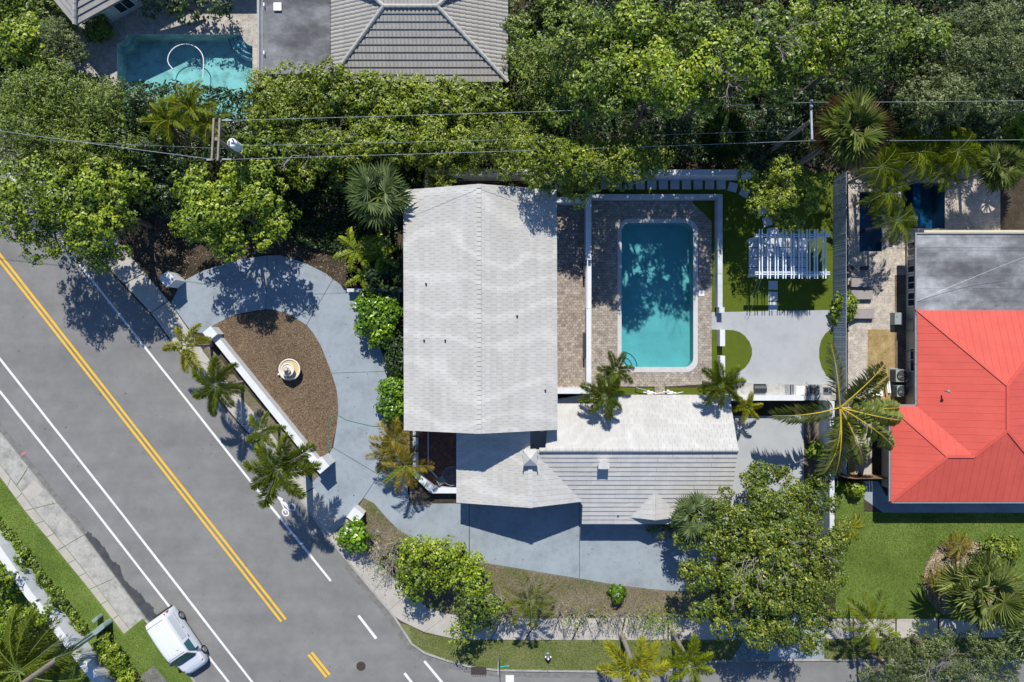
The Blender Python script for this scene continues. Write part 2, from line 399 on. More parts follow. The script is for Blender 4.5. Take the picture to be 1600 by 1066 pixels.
M['F_bright'] = leafmat('bright_frond', (.035, .065, .005), (.24, .30, .014), (.48, .50, .04), .2)
M['F_yellow'] = leafmat('yellow_frond', (.15, .15, .012), (.42, .42, .03), (.65, .56, .05), .3)
M['F_blue'] = leafmat('blue_green_fan', (.06, .09, .035), (.22, .29, .12), (.42, .48, .24), .3)
M['F_dead'] = leafmat('dead_frond', (.10, .065, .035), (.30, .21, .12), (.48, .36, .22), .1, .8, .1)
M['F_rust'] = leafmat('rusty_frond', (.10, .12, .02), (.27, .26, .04), (.62, .36, .07), .3)
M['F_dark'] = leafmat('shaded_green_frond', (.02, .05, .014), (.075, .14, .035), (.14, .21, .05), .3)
# ================================================================== THE GROUND
LZ = 0.10
pool_w = rr(970, 347, 1084.5, 575, 15)
pool_nw = [(183, 190), (183, 68)] + arc(183, 54, 14, 90, 10, 6) + [(200, 54), (376, 54)] + arc(396, 54, 18, 175, 95, 6) + [(394.5, 73), (394.5, 190)]
pool_e1 = [(1343, 300), (1378, 300), (1378, 393), (1343, 393)]
pool_e2 = [(1410, 286), (1476.5, 286), (1476.5, 357), (1410, 357)]
def W(pts, h=LZ): return [tuple(P(x, y, h)[:2]) for x, y in pts]
kerbA = [(-180, -4), (151, 403), (236, 492), (282, 554), (376, 667), (420, 714), (513, 844), (542, 878), (584, 928), (615, 965), (642, 1007), (663, 1022), (702, 1035), (741, 1045), (781, 1049), (931, 1051), (1052, 1048), (1115, 1035), (1220, 1033), (1408, 1033), (1760, 1033)]
kerbB = [(-180, 445), (0, 675), (89, 786), (131, 836), (228, 967), (299, 1056), (420, 1210)]
m = MB()
m.prism([(-160, -160), (160, -160), (160, 160), (-160, 160)], None, -0.06, [W(q, LZ - .012) for q in (pool_w, pool_nw, pool_e1, pool_e2)])
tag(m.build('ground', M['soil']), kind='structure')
rd = MB(); rd.prism(W(kerbA + [(1760, 1320), (440, 1320)] + kerbB[::-1], 0), None, 0.0)
road = tag(rd.build('road', M['asphalt']), kind='structure')
m = MB(); m.prism(W(kerbA + [(1800, 1033), (1800, -260), (-180, -260)], LZ - .012), -0.06, LZ - .012, [W(q, LZ - .012) for q in (pool_w, pool_nw, pool_e1, pool_e2)])
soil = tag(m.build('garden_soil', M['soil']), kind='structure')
m = MB(); m.prism(W(kerbB + [(-180, 1210)], LZ - .012), -0.06, LZ - .012)
verge = tag(m.build('verge_ground', M['lawn']), kind='structure')
def ribbon(pts, off0, off1):
    "offset polyline both sides, pixel space"
    L = []; Rr = []
    n = len(pts)
    for i, (x, y) in enumerate(pts):
        a = pts[max(i - 1, 0)]; b = pts[min(i + 1, n - 1)]
        d = Vector((b[0] - a[0], b[1] - a[1])).normalized(); nx, ny = -d.y, d.x
        L.append((x + nx * off0, y + ny * off0)); Rr.append((x + nx * off1, y + ny * off1))
    return L, Rr
def kerb_run(name, pts, side, parent=None):
    L, Rr = ribbon(pts, 0, 3.2 * side)
    k = MB()
    for i in range(len(pts) - 1):
        seg = Vector((pts[i + 1][0] - pts[i][0], pts[i + 1][1] - pts[i][1])).length
        n = max(1, int(seg / 62))
        for j in range(n):
            q = [lerp2(L[i], L[i + 1], j / n + .003), lerp2(L[i], L[i + 1], (j + 1) / n - .003), lerp2(Rr[i], Rr[i + 1], (j + 1) / n - .003), lerp2(Rr[i], Rr[i + 1], j / n + .003)]
            k.prism(W(q), -.04, LZ + .018)
    return tag(k.build(name, M['kerb']), kind='structure')
kerb_run('kerb', kerbA[5:], -1); kerb_run('kerb', kerbB, 1)
def sheet(name, pts, z, mat, holes=(), parent=None, z0=None):
    k = MB(); k.prism(W(pts, z), z0 if z0 is not None else z - .03, z, [W(q, z) for q in holes])
    o = k.build(name, mat, parent)
    if parent is None: tag(o, kind='structure')
    return o
# gutter pan along the corner, damp and patched asphalt, drain marks
def flat(name, pts, z, mat, parent=road):
    k = MB(); k.prism(W(pts, z), None, z); return k.build(name, mat, parent)
L, Rr = ribbon(kerbA[7:17], 0, 9)
flat('gutter_pan', L + Rr[::-1], .004, M['patch'])
random.seed(3)
wp = [(138, 830), (150, 842), (163, 856), (172, 872), (186, 884), (194, 905), (205, 918), (214, 922), (226, 938), (240, 950), (246, 968), (230, 972), (226, 962), (196, 922), (170, 888), (146, 858), (131, 838)]
wq = []
for i in range(len(wp)):
    a, b = wp[i], wp[(i + 1) % len(wp)]
    for j in range(5):
        q_ = lerp2(a, b, j / 5); e_ = 1.5 if i < 11 else .2; wq.append((q_[0] + random.uniform(-e_, e_), q_[1] + random.uniform(-e_, e_)))
flat('damp_stain', wq, .004, M['wet'])
L, Rr = ribbon(kerbB[:5], 0, -9); flat('dirty_gutter', L + Rr[::-1], .003, M['patch'])
# painted lines
def line(a, b, w, mat=None, name='lane_line', z=.008):
    d = Vector((b[0] - a[0], b[1] - a[1])).normalized(); nx, ny = -d.y * w / 2, d.x * w / 2
    n = max(1, int((Vector(b) - Vector(a)).length / 40)); l = []; r_ = []
    for i in range(n + 1):
        x, y = lerp2(a, b, i / n); w1 = 1 + random.uniform(-.10, .10); w2 = 1 + random.uniform(-.10, .10)
        l.append((x + nx * w1, y + ny * w1)); r_.append((x - nx * w2, y - ny * w2))
    return flat(name, l + r_[::-1], z, mat or M['wpaint'])
line((-150, 206), (446.5, 968), 3.6, M['ypaint'], 'yellow_centre_line'); line((-150, 216), (439.5, 971.5), 3.6, M['ypaint'], 'yellow_centre_line')
line((482, 1023), (510, 1058), 3.8, M['ypaint'], 'yellow_centre_line'); line((487, 1019.5), (515, 1054.5), 3.8, M['ypaint'], 'yellow_centre_line')
line((-120, 100), (122, 410), 3.4); line((122, 410), (248, 570), 3.4); line((248, 570), (400, 763), 3.4); line((400, 763), (517, 908), 3.6)
line((-160, 356), (0, 561), 3.6); line((0, 561), (188, 800), 3.6); line((188, 800), (394, 1066), 3.6); line((394, 1066), (520, 1230), 3.6)
line((-160, 408), (0, 612), 3.6); line((0, 612), (148, 798), 3.6); line((148, 798), (263, 946), 3.6); line((263, 946), (357, 1066), 3.6); line((357, 1066), (480, 1220), 3.6)
line((560, 962), (588, 998), 4, name='crossing_line'); line((663, 1033), (692, 1068), 4, name='crossing_line'); line((632, 1052), (646, 1070), 4, name='crossing_line')
flat('stop_bar', [(790, 1055), (803, 1055), (803, 1100), (790, 1100)], .008, M['wpaint'])
# bicycle symbol and arrow heads
def ringpts(cx, cy, r0, r1, n=20, sq=1.0, rot=0):
    o = [(r1 * math.cos(2 * math.pi * i / n), sq * r1 * math.sin(2 * math.pi * i / n)) for i in range(n)]
    q = [(r0 * math.cos(2 * math.pi * i / n), sq * r0 * math.sin(2 * math.pi * i / n)) for i in range(n)]
    f = lambda l: [(cx + x * math.cos(rot) - y * math.sin(rot), cy + x * math.sin(rot) + y * math.cos(rot)) for x, y in l]
    return f(o), f(q)
for cx, cy in ((456.5, 792.5), (446, 801)):
    o_, q_ = ringpts(cx, cy, 4.2, 6.6, 20, .82, R(52)); k = MB(); k.prism(W(o_, .008), None, .008, [W(q_, .008)]); k.build('bicycle_wheel_marking', M['wpaint'], road)
line((434, 777), (453, 797), 3, name='bicycle_frame_marking', z=.012); line((436, 777), (447, 802), 2, name='bicycle_frame_marking', z=.0125)
line((434, 777), (442, 781), 3, name='bicycle_bar_marking', z=.013); line((444, 785), (450, 793), 4, name='bicycle_rider_marking', z=.0135)
flat('arrow_marking', [(393, 728), (404, 738), (401, 740)], .008, M['wpaint']); flat('arrow_marking', [(397, 738), (405, 731), (403, 741)], .012, M['wpaint'])
flat('paint_mark', [(34, 708), (40, 706), (39, 709), (33, 712)], .008, M['pinkp'])
k = MB(); k.lathe(P(564, 1041, 0), [(.33, .004), (.33, .014), (.30, .016), (.29, .008), (.26, .008), (.25, .016), (.10, .016), (.09, .010), (0.001, .010)], 28)
for a in range(8): k.box(P(564, 1041, .015) + Vector((.18 * math.cos(a * .785), .18 * math.sin(a * .785), 0)), (.10, .03, .008), a * .785)
tag(k.build('manhole_cover', M['iron'], base=P(564, 1041, 0)), 'round dark cast iron manhole cover set in the road near the crossing marks', 'manhole cover')
k = MB(); k.box(P(748, 1047, .06), (1.1, .5, .12))
for i in range(9): k.box(P(748, 1047, .122) + Vector((-.48 + i * .12, -.28, 0)), (.03, .35, .006))
tag(k.build('storm_drain', M['iron'], base=P(748, 1047, 0)), 'dark storm drain grate in the kerb below the bushy corner trees', 'storm drain')

# ------------------------------------------------------------------ pavements (slabs are parts)
def slab_path(name, left, right, pitch, mat, z=LZ + .004, gap=.012):
    p = bpy.data.objects.new(name, None); C.objects.link(p); p['kind'] = 'structure'; BASE[p.name] = Vector((0, 0, 0))
    for i in range(len(left) - 1):
        n = max(1, round((Vector(left[i + 1]) - Vector(left[i])).length / pitch))
        for j in range(n):
            g = gap / n * 1
            t0 = j / n + gap * .5; t1 = (j + 1) / n - gap * .5
            k = MB(); q = [lerp2(left[i], left[i + 1], t0), lerp2(left[i], left[i + 1], t1), lerp2(right[i], right[i + 1], t1), lerp2(right[i], right[i + 1], t0)]
            k.prism(W(q, z), z - .06, z + random.uniform(-.003, .003)); k.build('slab', mat, p)
    return p
slab_path('pavement', [(-170, -4), (151, 398), (236, 489), (282, 551), (376, 663), (420, 711), (513, 840), (545, 877), (584, 925), (607, 955), (626, 970), (663, 988), (713, 999), (820, 1000), (1044, 1000), (1200, 999), (1400, 997), (1600, 996), (1760, 996)],
          [(-130, -30), (189, 383), (263, 470), (336, 575), (416, 667), (445, 705), (545, 815), (568, 856), (605, 894), (640, 925), (668, 951), (702, 960), (730, 964), (842, 967), (1044, 965), (1200, 966), (1400, 967), (1600, 967), (1760, 967)], 66, M['walk'])
OL = [(-170, 456), (0, 675), (89, 786), (131, 836), (180, 903), (226, 965)]; OR_ = [(-205, 487), (-2, 742), (39, 798), (90, 860), (140, 921), (194, 991)]; OM = [lerp2(a, b, .72) for a, b in zip(OL, OR_)]
slab_path('old_pavement', OL, OM, 58, M['oldwalk']); slab_path('old_pavement', [lerp2(a, b, .74) for a, b in zip(OL, OR_)], OR_, 29, M['walk'])
flat('repair_patch', [(34, 769), (54, 751), (69, 766), (47, 784)], LZ + .012, M['walk'])
sheet('border_strip', [(-60, 738), (0, 812), (30, 846), (60, 886), (100, 936), (136, 980), (132, 984), (96, 940), (56, 889), (26, 849), (-4, 815), (-64, 741)], LZ + .004, M['chipmat'])
# narrow second strip of the old pavement, kerb ramp patch by the hedge
sheet('asphalt_apron', [(218, 1058), (240, 1040), (262, 1066), (300, 1110), (240, 1110)], LZ + .004, M['patch'])
sheet('mulch_strip', [(150, 985), (168, 1000), (190, 1026), (218, 1058), (240, 1085), (222, 1090), (200, 1062), (176, 1030), (152, 1004)], LZ + .001, M['bed'])
# ------------------------------------------------------------------ circular drive: slabs are parts
drive = bpy.data.objects.new('driveway', None); C.objects.link(drive); drive['kind'] = 'structure'; BASE[drive.name] = Vector((0, 0, 0))
def dslab(pts, mat=None, parent=None, z=LZ + .006, name='concrete_slab'):
    k = MB(); k.prism(W(pts, z), z - .05, z); return k.build(name, mat or M['drive'], parent or drive)
dslab([(267, 474), (283, 441), (315, 424), (368, 406), (417, 399.5), (415, 483.2), (368, 491), (336, 507), (318, 520), (300, 520)])
dslab([(417.7, 399.4), (439, 399), (479, 412), (510, 428), (520, 436), (478.5, 508), (452, 491), (426, 483.5), (415.7, 483.2)])
dslab([(520.6, 436.4), (542, 452.5), (625, 452.5), (625, 470), (600, 520), (594, 544), (605, 573), (606, 580), (518, 583), (505, 549), (500, 538), (489, 520), (479.2, 508.5)])
dslab([(518.2, 583.6), (606, 580.6), (603, 599), (596, 646), (607, 670), (600, 690), (592, 741.5), (520.5, 699.3), (526, 667), (529, 638), (526, 609)])
dslab([(520.2, 700), (591.6, 742.3), (567.5, 778), (540, 812), (530, 810), (476, 745), (509, 722), (518, 702)])
dslab([(592.6, 742.2), (600, 690), (640, 720), (640, 765), (676, 787), (732.6, 787), (732.6, 873), (720, 855), (678, 853), (650, 844), (623, 829), (602, 807), (584, 786), (568.2, 778.4)])
dslab([(733.3, 760), (905, 760), (905, 904), (820, 890), (734, 875.5)])
dslab([(905.7, 760), (1120, 760), (1120, 925), (1042, 923), (968, 915), (905.7, 904)])
island = [(322, 522), (336, 507.5), (368, 492), (426, 484), (452, 491.5), (479, 509.5), (489, 520.5), (500, 538.5), (505, 549.5), (518, 583), (526, 609.5), (529, 638), (526, 667), (518, 700), (509, 722), (500, 725)]
sheet('mulch_bed', island, LZ + .002, M['mulch'])
# planting beds
sheet('planting_bed', [(568, 779), (584, 785), (602, 806), (623, 828), (650, 843), (678, 852), (720, 854), (734, 874), (820, 889), (905, 903), (968, 914), (1042, 922), (1120, 924), (1120, 962), (1044, 965), (842, 967), (730, 964), (702, 960), (668, 951), (640, 925), (605, 894), (568, 856), (545, 815)], LZ - .004, M['mossy'])
sheet('planting_bed', [(606, 574), (612, 545), (640, 545), (640, 790), (676, 788), (636, 754), (607, 670), (597, 646), (604, 599)], LZ + .011, M['bed'])
sheet('planting_bed', [(540, 400), (640, 400), (640, 452), (542, 452)], LZ - .004, M['bed'])
sheet('dead_grass_strip', [(316, 548), (326, 540), (500, 742), (488, 754)], LZ + .010, M['mossy'])
sheet('shade_toned_yard', [(151, 380), (200, 330), (620, 330), (620, 452), (540, 452), (510, 428), (479, 411), (439, 398), (417, 398), (368, 405), (315, 423), (283, 440), (263, 470), (189, 383)], LZ - .004, M['soil'])  # darker soil puts the tree shade into the ground colour here
# front lawns
sheet('grass_verge', [(640, 978), (663, 990), (713, 1000), (820, 1001), (1200, 1000), (1200, 1032), (1115, 1034), (1052, 1046), (931, 1049), (781, 1047), (741, 1043), (702, 1033), (665, 1020), (644, 1005), (620, 972)], LZ + .002, M['drylawn'])
sheet('grass_verge', [(1290, 998), (1760, 997), (1760, 1031), (1290, 1031)], LZ + .002, M['drylawn'])
sheet('side_driveway', [(1187, 960), (1288, 960), (1288, 1031), (1143, 1031), (1160, 1004)], LZ + .012, M['drive'])
sheet('lawn', [(1306, 752), (1350, 752), (1350, 800), (1760, 800), (1760, 966), (1306, 966)], LZ + .002, M['lawn'])
sheet('lawn', [(-60, -60), (45, -60), (40, 20), (0, 35), (-60, 30)], LZ + .002, M['lawn'])
sheet('straw_bed', [(1440, 905), (1446, 880), (1458, 862), (1472, 848), (1500, 845), (1545, 848), (1560, 862), (1575, 900), (1560, 950), (1470, 960), (1448, 935)], LZ + .006, M['bed'])
# side drive behind the wall
sheet('side_drive', [(1120, 650), (1256, 650), (1256, 745), (1256, 800), (1120, 800)], LZ + .006, M['patio'])
sheet('planting_bed', [(1256, 650), (1285, 650), (1285, 860), (1256, 860)], LZ + .004, M['bed'])
# ------------------------------------------------------------------ back garden
sheet('artificial_lawn', [(1076, 306), (1302, 306), (1302, 606), (1108, 606), (1108, 348), (1098, 338), (1088, 329), (1080, 320)], LZ - .004, M['turf'])
sheet('artificial_lawn', [(860, 268), (1310, 268), (1310, 306), (860, 306)], LZ - .004, M['turf'])
deck = [(918, 309), (1080, 309), (1083, 318), (1092, 327), (1102, 336), (1112, 346), (1112, 600), (1039, 604), (1039, 616), (1023, 616), (1023, 604), (918, 604)]
sheet('pool_deck', deck, LZ, M['paver'], [rr(964.5, 341.5, 1091, 582, 19)])
sheet('strip_of_turf', [(955, 606), (1022, 606), (1022, 618), (955, 618)], LZ - .002, M['turf']); sheet('strip_of_turf', [(1040, 606), (1115, 606), (1115, 618), (1040, 618)], LZ - .002, M['turf'])
conc = [(1112, 488), (1303, 484.5), (1303, 512)] + [(1297, 515), (1289, 522), (1283, 532), (1280, 545), (1280, 560), (1284, 575), (1292, 588), (1303, 597), (1303, 602), (1150, 602), (1150, 583)] + [(1156, 581), (1164, 575), (1171, 566), (1175, 555), (1175, 545), (1171, 534), (1164, 525), (1156, 519), (1146, 516), (1112, 515)]
patio = sheet('patio', conc, LZ + .006, M['patio'])
line_ = [((1246, 486), (1283, 530)), ((1175, 545), (1150, 590))]
sheet('driveway_strip', [(1150, 600), (1303, 600), (1303, 618), (1150, 618)], LZ - .0, M['counter'])

# pools
def pool(name, label, outline, hole_out, zw, zb0, zb1, mats, ysplit, coping=None, base=None):
    t = thing(name, base, label, 'swimming pool')
    zt = LZ
    k = MB(); n = len(outline)
    # walls follow the outline, floor slopes from zb0 (north) to zb1 (south)
    w2 = W(outline, zt); ys = [p[1] for p in w2]; y1, y0 = max(ys), min(ys)
    fz = lambda y: zb1 + (zb0 - zb1) * min(1, max(0, ((y - y0) / (y1 - y0) - .25) / .5))
    for i in range(n):
        a = w2[i]; b = w2[(i + 1) % n]
        steps = 8 if abs(a[1] - b[1]) > 3 else 1
        for s_ in range(steps):
            p = lerp2(a, b, s_ / steps); q = lerp2(a, b, (s_ + 1) / steps)
            k.poly([(p[0], p[1], zt), (q[0], q[1], zt), (q[0], q[1], fz(q[1])), (p[0], p[1], fz(p[1]))])
    f0 = [Vector((p[0], p[1], 0)) for p in w2]
    # floor in strips
    ns = 12
    for s_ in range(ns):
        ya = y0 + (y1 - y0) * s_ / ns; yb = y0 + (y1 - y0) * (s_ + 1) / ns
        c = [(p[0], p[1]) for p in w2]
        c = clip_half(c, (0, ya), (0, 1)); c = clip_half(c, (0, yb), (0, -1))
        if len(c) > 2: k.poly([(x, y, fz(y)) for x, y in c])
    k.build('basin', mats[0], t)
    k = MB(); k.prism(w2, None, zw); k.build('water', mats[1], t)
    return t
def clip_half(poly, p, nrm):
    out = []; n = len(poly)
    for i in range(n):
        a = poly[i]; b = poly[(i + 1) % n]
        da = (a[0] - p[0]) * nrm[0] + (a[1] - p[1]) * nrm[1]; db = (b[0] - p[0]) * nrm[0] + (b[1] - p[1]) * nrm[1]
        if da >= 0: out.append(a)
        if (da > 0) != (db > 0) and abs(da - db) > 1e-12:
            t = da / (da - db); out.append((a[0] + (b[0] - a[0]) * t, a[1] + (b[1] - a[1]) * t))
    return out
pm = pool('swimming_pool', 'rectangular turquoise swimming pool with rounded corners in the brown paver deck', pool_w, None, LZ - .10, -1.35, -1.0, (M['plaster'], M['water']), .5, base=P(1028, 460, LZ))
k = MB(); k.prism(W(rr(964.8, 341.8, 1090.7, 581.7, 19), LZ + .014), LZ - .1, LZ + .014, [W(rr(971.2, 348.2, 1083.3, 573.8, 14), LZ + .014)]); k.build('coping', M['coping'], pm)
for i, rad in enumerate((25, 17, 9.5)):
    z = (-.85, -.58, -.32)[i]
    q = [(971, 574)] + arc(971, 574, rad, -90, 0, 14)
    k = MB(); k.prism(W(q, z), -1.3, z); k.build('pool_step', M['plaster'], pm)
    o_ = arc(971, 574, rad, -86, -4, 14); i_ = arc(971, 574, rad - 1.3, -86, -4, 14)
    k = MB(); k.prism(W(o_ + i_[::-1], z), z, z + .012); k.build('step_edge_tile', M['navy'], pm)
k = MB(); k.box(P(1096, 458, LZ + .02), (.42, .42, .03)); k.box(P(1096, 458, LZ + .04), (.30, .30, .012)); sk = k.build('skimmer_lid', M['whiteplastic'], pm)
k = MB(); k.lathe(P(1096, 458, LZ + .046), [(.09, 0), (.09, .01), (.0, .01)], 14); k.build('lid_ring', M['grey'], pm)
# north-west neighbour's pool
pn = pool('swimming_pool', 'aqua rippling pool with scooped corners and a looped white hose, half shaded', pool_nw, None, LZ - .12, -1.2, -.85, (M['plasternw'], M['waternw']), .5, base=P(288, 110, LZ))
for i, rad in enumerate((42, 35, 28)):
    z = (-.62, -.42, -.24)[i]
    q = [(397, 51)] + arc(397, 51, rad, 92, 172, 12)
    q = [(min(x, 394), max(y, 54.5)) for x, y in q]
    k = MB(); k.prism(W(q, z), -1.3, z); k.build('pool_step', M['plasternw'], pn)
    o_ = [(x, y) for x, y in arc(397, 51, rad, 96, 170, 12)]; i_ = arc(397, 51, rad - 1.2, 96, 170, 12)
    k = MB(); k.prism(W(o_ + i_[::-1], z), z, z + .012); k.build('step_edge_tile', M['navy'], pn)
k = MB(); k.prism(W([(x + (1.5 if x < 288 else -1.5), y) for x, y in [(184, 80)] + arc(183, 54, 28, 80, 5, 8) + [(184, 54)]], -.5), -1.5, -.5); k.build('pool_seat', M['plasternw'], pn)
dk = [(120, 20), (170, -20), (402, -20), (402, 200), (160, 200), (70, 130), (70, 95), (120, 60)]
sheet('pool_deck', dk, LZ - .002, M['sdeck'], [pool_nw[:]])
sheet('pool_surround', [(395, 60), (402.5, 60), (402.5, 200), (395, 200)], LZ + .006, M['travertine'])
pts = [P(262 + 28 - 28 * math.cos(t), 95 - 26 * math.sin(t), .03) for t in [math.pi * i / 20 for i in range(21)]]
pts = [P(270, 108, -.02), P(264, 101, .02)] + pts + [P(318, 104, .03), P(317, 122, 0.0)]
k = MB(); k.tube(pts, .035, 6); tag(k.build('pool_hose', M['whiteplastic'], base=P(290, 100, 0)), 'white vacuum hose looping across the water of the aqua pool', 'hose')
# east neighbour: dark blue pool in stone deck
pe = pool('swimming_pool', 'narrow dark blue pool basin in stone deck beside the slatted fence, palms over it', pool_e1, None, LZ - .08, -1.4, -1.4, (M['plasterdark'], M['waterdark']), .5, base=P(1360, 346, LZ))
pe2 = pool('swimming_pool', 'square dark blue pool with a shallow ledge north of the grey flat roof', pool_e2, None, LZ - .08, -1.4, -1.4, (M['plasterdark'], M['waterdark']), .5, base=P(1443, 320, LZ))
k = MB(); k.prism(W([(1426, 287), (1438, 287), (1438, 356), (1426, 356)], -.4), -1.39, -.4); k.build('pool_step', M['plasterdark'], pe2)
sheet('stone_deck', [(1325, 255), (1563, 255), (1563, 368), (1440, 368), (1440, 505), (1397, 516), (1362, 516), (1362, 700), (1340, 700), (1340, 748), (1325, 748)], LZ - .002, M['travertine'], [pool_e1, pool_e2])
sheet('gravel_bed', [(1356, 515), (1398, 515), (1398, 640), (1356, 640)], LZ + .004, M['gravel'])
sheet('side_path', [(1398, 430), (1420, 430), (1420, 760), (1398, 760)], LZ + .0, M['bed'])
sheet('side_path', [(1336, 640), (1362, 640), (1362, 745), (1336, 745)], LZ + .007, M['walk'])
sheet('front_walk', [(1350, 752), (1372, 752), (1385, 775), (1760, 775), (1760, 801), (1380, 801), (1350, 780)], LZ + .008, M['drive'])
sheet('sandy_strip', [(1325, 640), (1340, 640), (1340, 748), (1325, 748)], LZ + .006, M['gravel'])

# ================================================================== STEPPING STONES
def stones(parent_name, label, quads, z, mat, cat='paving', name='stone'):
    c = quads[0]; base = P(sum(p[0] for p in c) / 4, sum(p[1] for p in c) / 4, LZ)
    t = thing(parent_name, base, label, cat)
    for q in quads:
        k = MB(); zz = z + random.uniform(-.004, .004); k.prism(W(q, zz), zz - .06, zz); k.build(name, mat, t)
    return t
def sq(cx, cy, w, h=None, a=0):
    h = h or w; c, s_ = math.cos(R(a)), math.sin(R(a))
    return [(cx + x * c - y * s_, cy + x * s_ + y * c) for x, y in ((-w / 2, -h / 2), (w / 2, -h / 2), (w / 2, h / 2), (-w / 2, h / 2))]
q = [sq(838 + 18.05 * i, 289, 14) for i in range(17)] + [sq(1145, 292.5, 14, 14, 15), sq(1163.5, 300.5, 14, 14, 28), sq(1179, 313, 14, 14, 45), sq(1191, 329, 14, 14, 60), sq(1199, 346, 14, 14, 75)]
stones('stepping_stone_path', 'row of square grey stepping stones in dark turf behind the pool, curving at its right end', q, LZ + .03, M['stone'])
q = []
for i in range(6):
    for j in range(4): q.append(sq(1177 + 15.4 * i, 379.5 + 15.5 * j, 14.2))
q += [sq(1208, 363, 14.2), sq(1208, 446, 14.2, 14), sq(1208, 463, 14.2, 14), sq(1208, 479, 14.2, 14)]
stones('paving_grid', 'grid of square pale paving slabs laid in turf under the white pergola', q, LZ + .03, M['stone'])
# ================================================================== ROOFS AND BUILDINGS
def clip_rect(poly, u0, u1, v0, v1):
    p = poly
    for pt, nr in (((u0, 0), (1, 0)), ((u1, 0), (-1, 0)), ((0, v0), (0, 1)), ((0, v1), (0, -1))):
        p = clip_half(p, pt, nr)
        if len(p) < 3: return []
    return p
def plane_of(pts):
    n = Vector((0, 0, 0)); L = len(pts)
    for i in range(L):
        a = pts[i]; b = pts[(i + 1) % L]; n += Vector(a).cross(Vector(b))
    n.normalize()
    if n.z < 0: n = -n
    down = Vector((0, 0, -1)); down = (down - n * down.dot(n)).normalized(); u = down.cross(n).normalized()
    return n, down, u
def tiles(pts, pitch, width, lift, stagger=.5, gap=.0055, jitter=.006):
    "real tiles, each tilted so that its butt stands proud of the course below; returns list of courses (MB)"
    n, dn, u = plane_of(pts); o = Vector(pts[0])
    p2 = [((Vector(p) - o).dot(u), (Vector(p) - o).dot(dn)) for p in pts]
    us = [p[0] for p in p2]; vs = [p[1] for p in p2]
    v1 = max(vs); rows = []; r = 0
    while v1 - r * pitch > min(vs) + .02:
        vb = v1 - r * pitch; va = vb - pitch; k = MB()
        x = min(us) - (stagger * width if r % 2 else 0)
        while x < max(us):
            c = clip_rect(p2, x + gap, x + width - gap, va - .012, vb)
            if len(c) > 2:
                dz = random.uniform(-jitter, jitter)
                top = [o + u * a + dn * b + n * (.012 + lift * (b - va) / pitch + dz) for a, b in c]
                bot = [o + u * a + dn * b + n * -.004 for a, b in c]
                k.poly(top)
                L = len(c)
                for i in range(L): k.poly([bot[i], bot[(i + 1) % L], top[(i + 1) % L], top[i]])
            x += width
        if k.v: rows.append(k)
        r += 1
    return rows
def join(rows):
    o = MB()
    for k in rows:
        b = len(o.v); o.v += k.v; o.f += [tuple(i + b for i in f) for f in k.f]; o.m += k.m
    return o
def slabface(k, pts, t=.16):
    n, dn, u = plane_of(pts); L = len(pts); top = [Vector(p) for p in pts]; bot = [p - Vector((0, 0, t)) for p in top]
    k.poly(top); k.poly(bot[::-1])
    for i in range(L): k.poly([bot[i], bot[(i + 1) % L], top[(i + 1) % L], top[i]])
def tiled_face(parent, pts, mat, pitch=.36, width=.36, lift=.03, courses=False, base_mat=None, stagger=.0):
    k = MB(); slabface(k, pts); k.build('roof_deck', base_mat or M['white'], parent)
    rows = tiles(pts, pitch, width, lift, stagger)
    if courses:
        for r in rows: r.build('tile_course', mat, parent)
    else: tag(join(rows).build('roof_tiles', mat, parent), kind='stuff')
def windows(parent, a, b, z0, z1, n, w, out, mat_f=None):
    "framed windows set in the wall from a to b (world xy); out = outward normal"
    a = Vector(a); b = Vector(b); d = (b - a); L = d.length; d.normalize(); ang = math.atan2(d.y, d.x); out = Vector(out)
    for i in range(n):
        c = a + d * (L * (i + .5) / n); cz = (z0 + z1) / 2; h = z1 - z0
        f = MB(); q = Matrix.Rotation(ang, 3, 'Z')
        cc = Vector((c.x, c.y, cz)) + Vector((out.x, out.y, 0)) * .02
        for dx, dz, sx, sz in ((-w / 2, 0, .06, h), (w / 2, 0, .06, h), (0, h / 2, w + .06, .06), (0, -h / 2, w + .1, .06), (0, 0, .04, h)):
            f.box(cc + Vector((d.x * dx, d.y * dx, dz)), (sx, .08, sz), M=q)
        fo = f.build('window', mat_f or M['trim'], parent)
        g_ = MB(); g_.box(cc - Vector((out.x, out.y, 0)) * .005, (w - .04, .02, h - .04), M=q); g_.build('pane', M['glass'], fo)

# ---- heights (m)
def rh(r): return r * H
he, hr = rh(.100), rh(.135)                 # main block
pe_ = lambda x, y, r: P(x, y, rh(r))
main = thing('white_tiled_house', P(757, 480, 0), 'large white house with low gabled tile roofs beside the turquoise pool', 'house')
# main roof: ridge north-south
rN, rS = pe_(748, 287.5, .135), pe_(748.5, 678, .135)
wN, wS = pe_(630.5, 297, .10), pe_(631.5, 672.5, .10); eN, eS = pe_(869.5, 297, .10), pe_(871, 671.5, .10)
for q in (rN, rS): q.x = (rN.x + rS.x) / 2
tiled_face(main, [rN, wN, wS, rS], M['tile'], .372, .345, .034, stagger=.5)
tiled_face(main, [rS, eS, eN, rN], M['tile'], .372, .345, .034, stagger=.5)
k = MB()
for i in range(52):
    a = rS.lerp(rN, i / 52 + .001); b = rS.lerp(rN, (i + 1) / 52 - .001); k.beam(a + Vector((0, 0, .045)), b + Vector((0, 0, .035)), .28, .05)
tag(k.build('ridge_tiles', M['tile'], main), kind='stuff')
'''# creases painted over: two shallow diagonal flashings at the north end
for a, b in (((742, 293, .134), (632, 333, .101)), ((753, 293, .134), (832, 324, .1125))):
    k = MB(); A = pe_(*a); B = pe_(*b); A.z += .05; B.z += .05
    pts = [A.lerp(B, t / 6) for t in range(7)]; k.tube(pts, .018, 4); k.build('roof_cable', M['grey'], main)'''
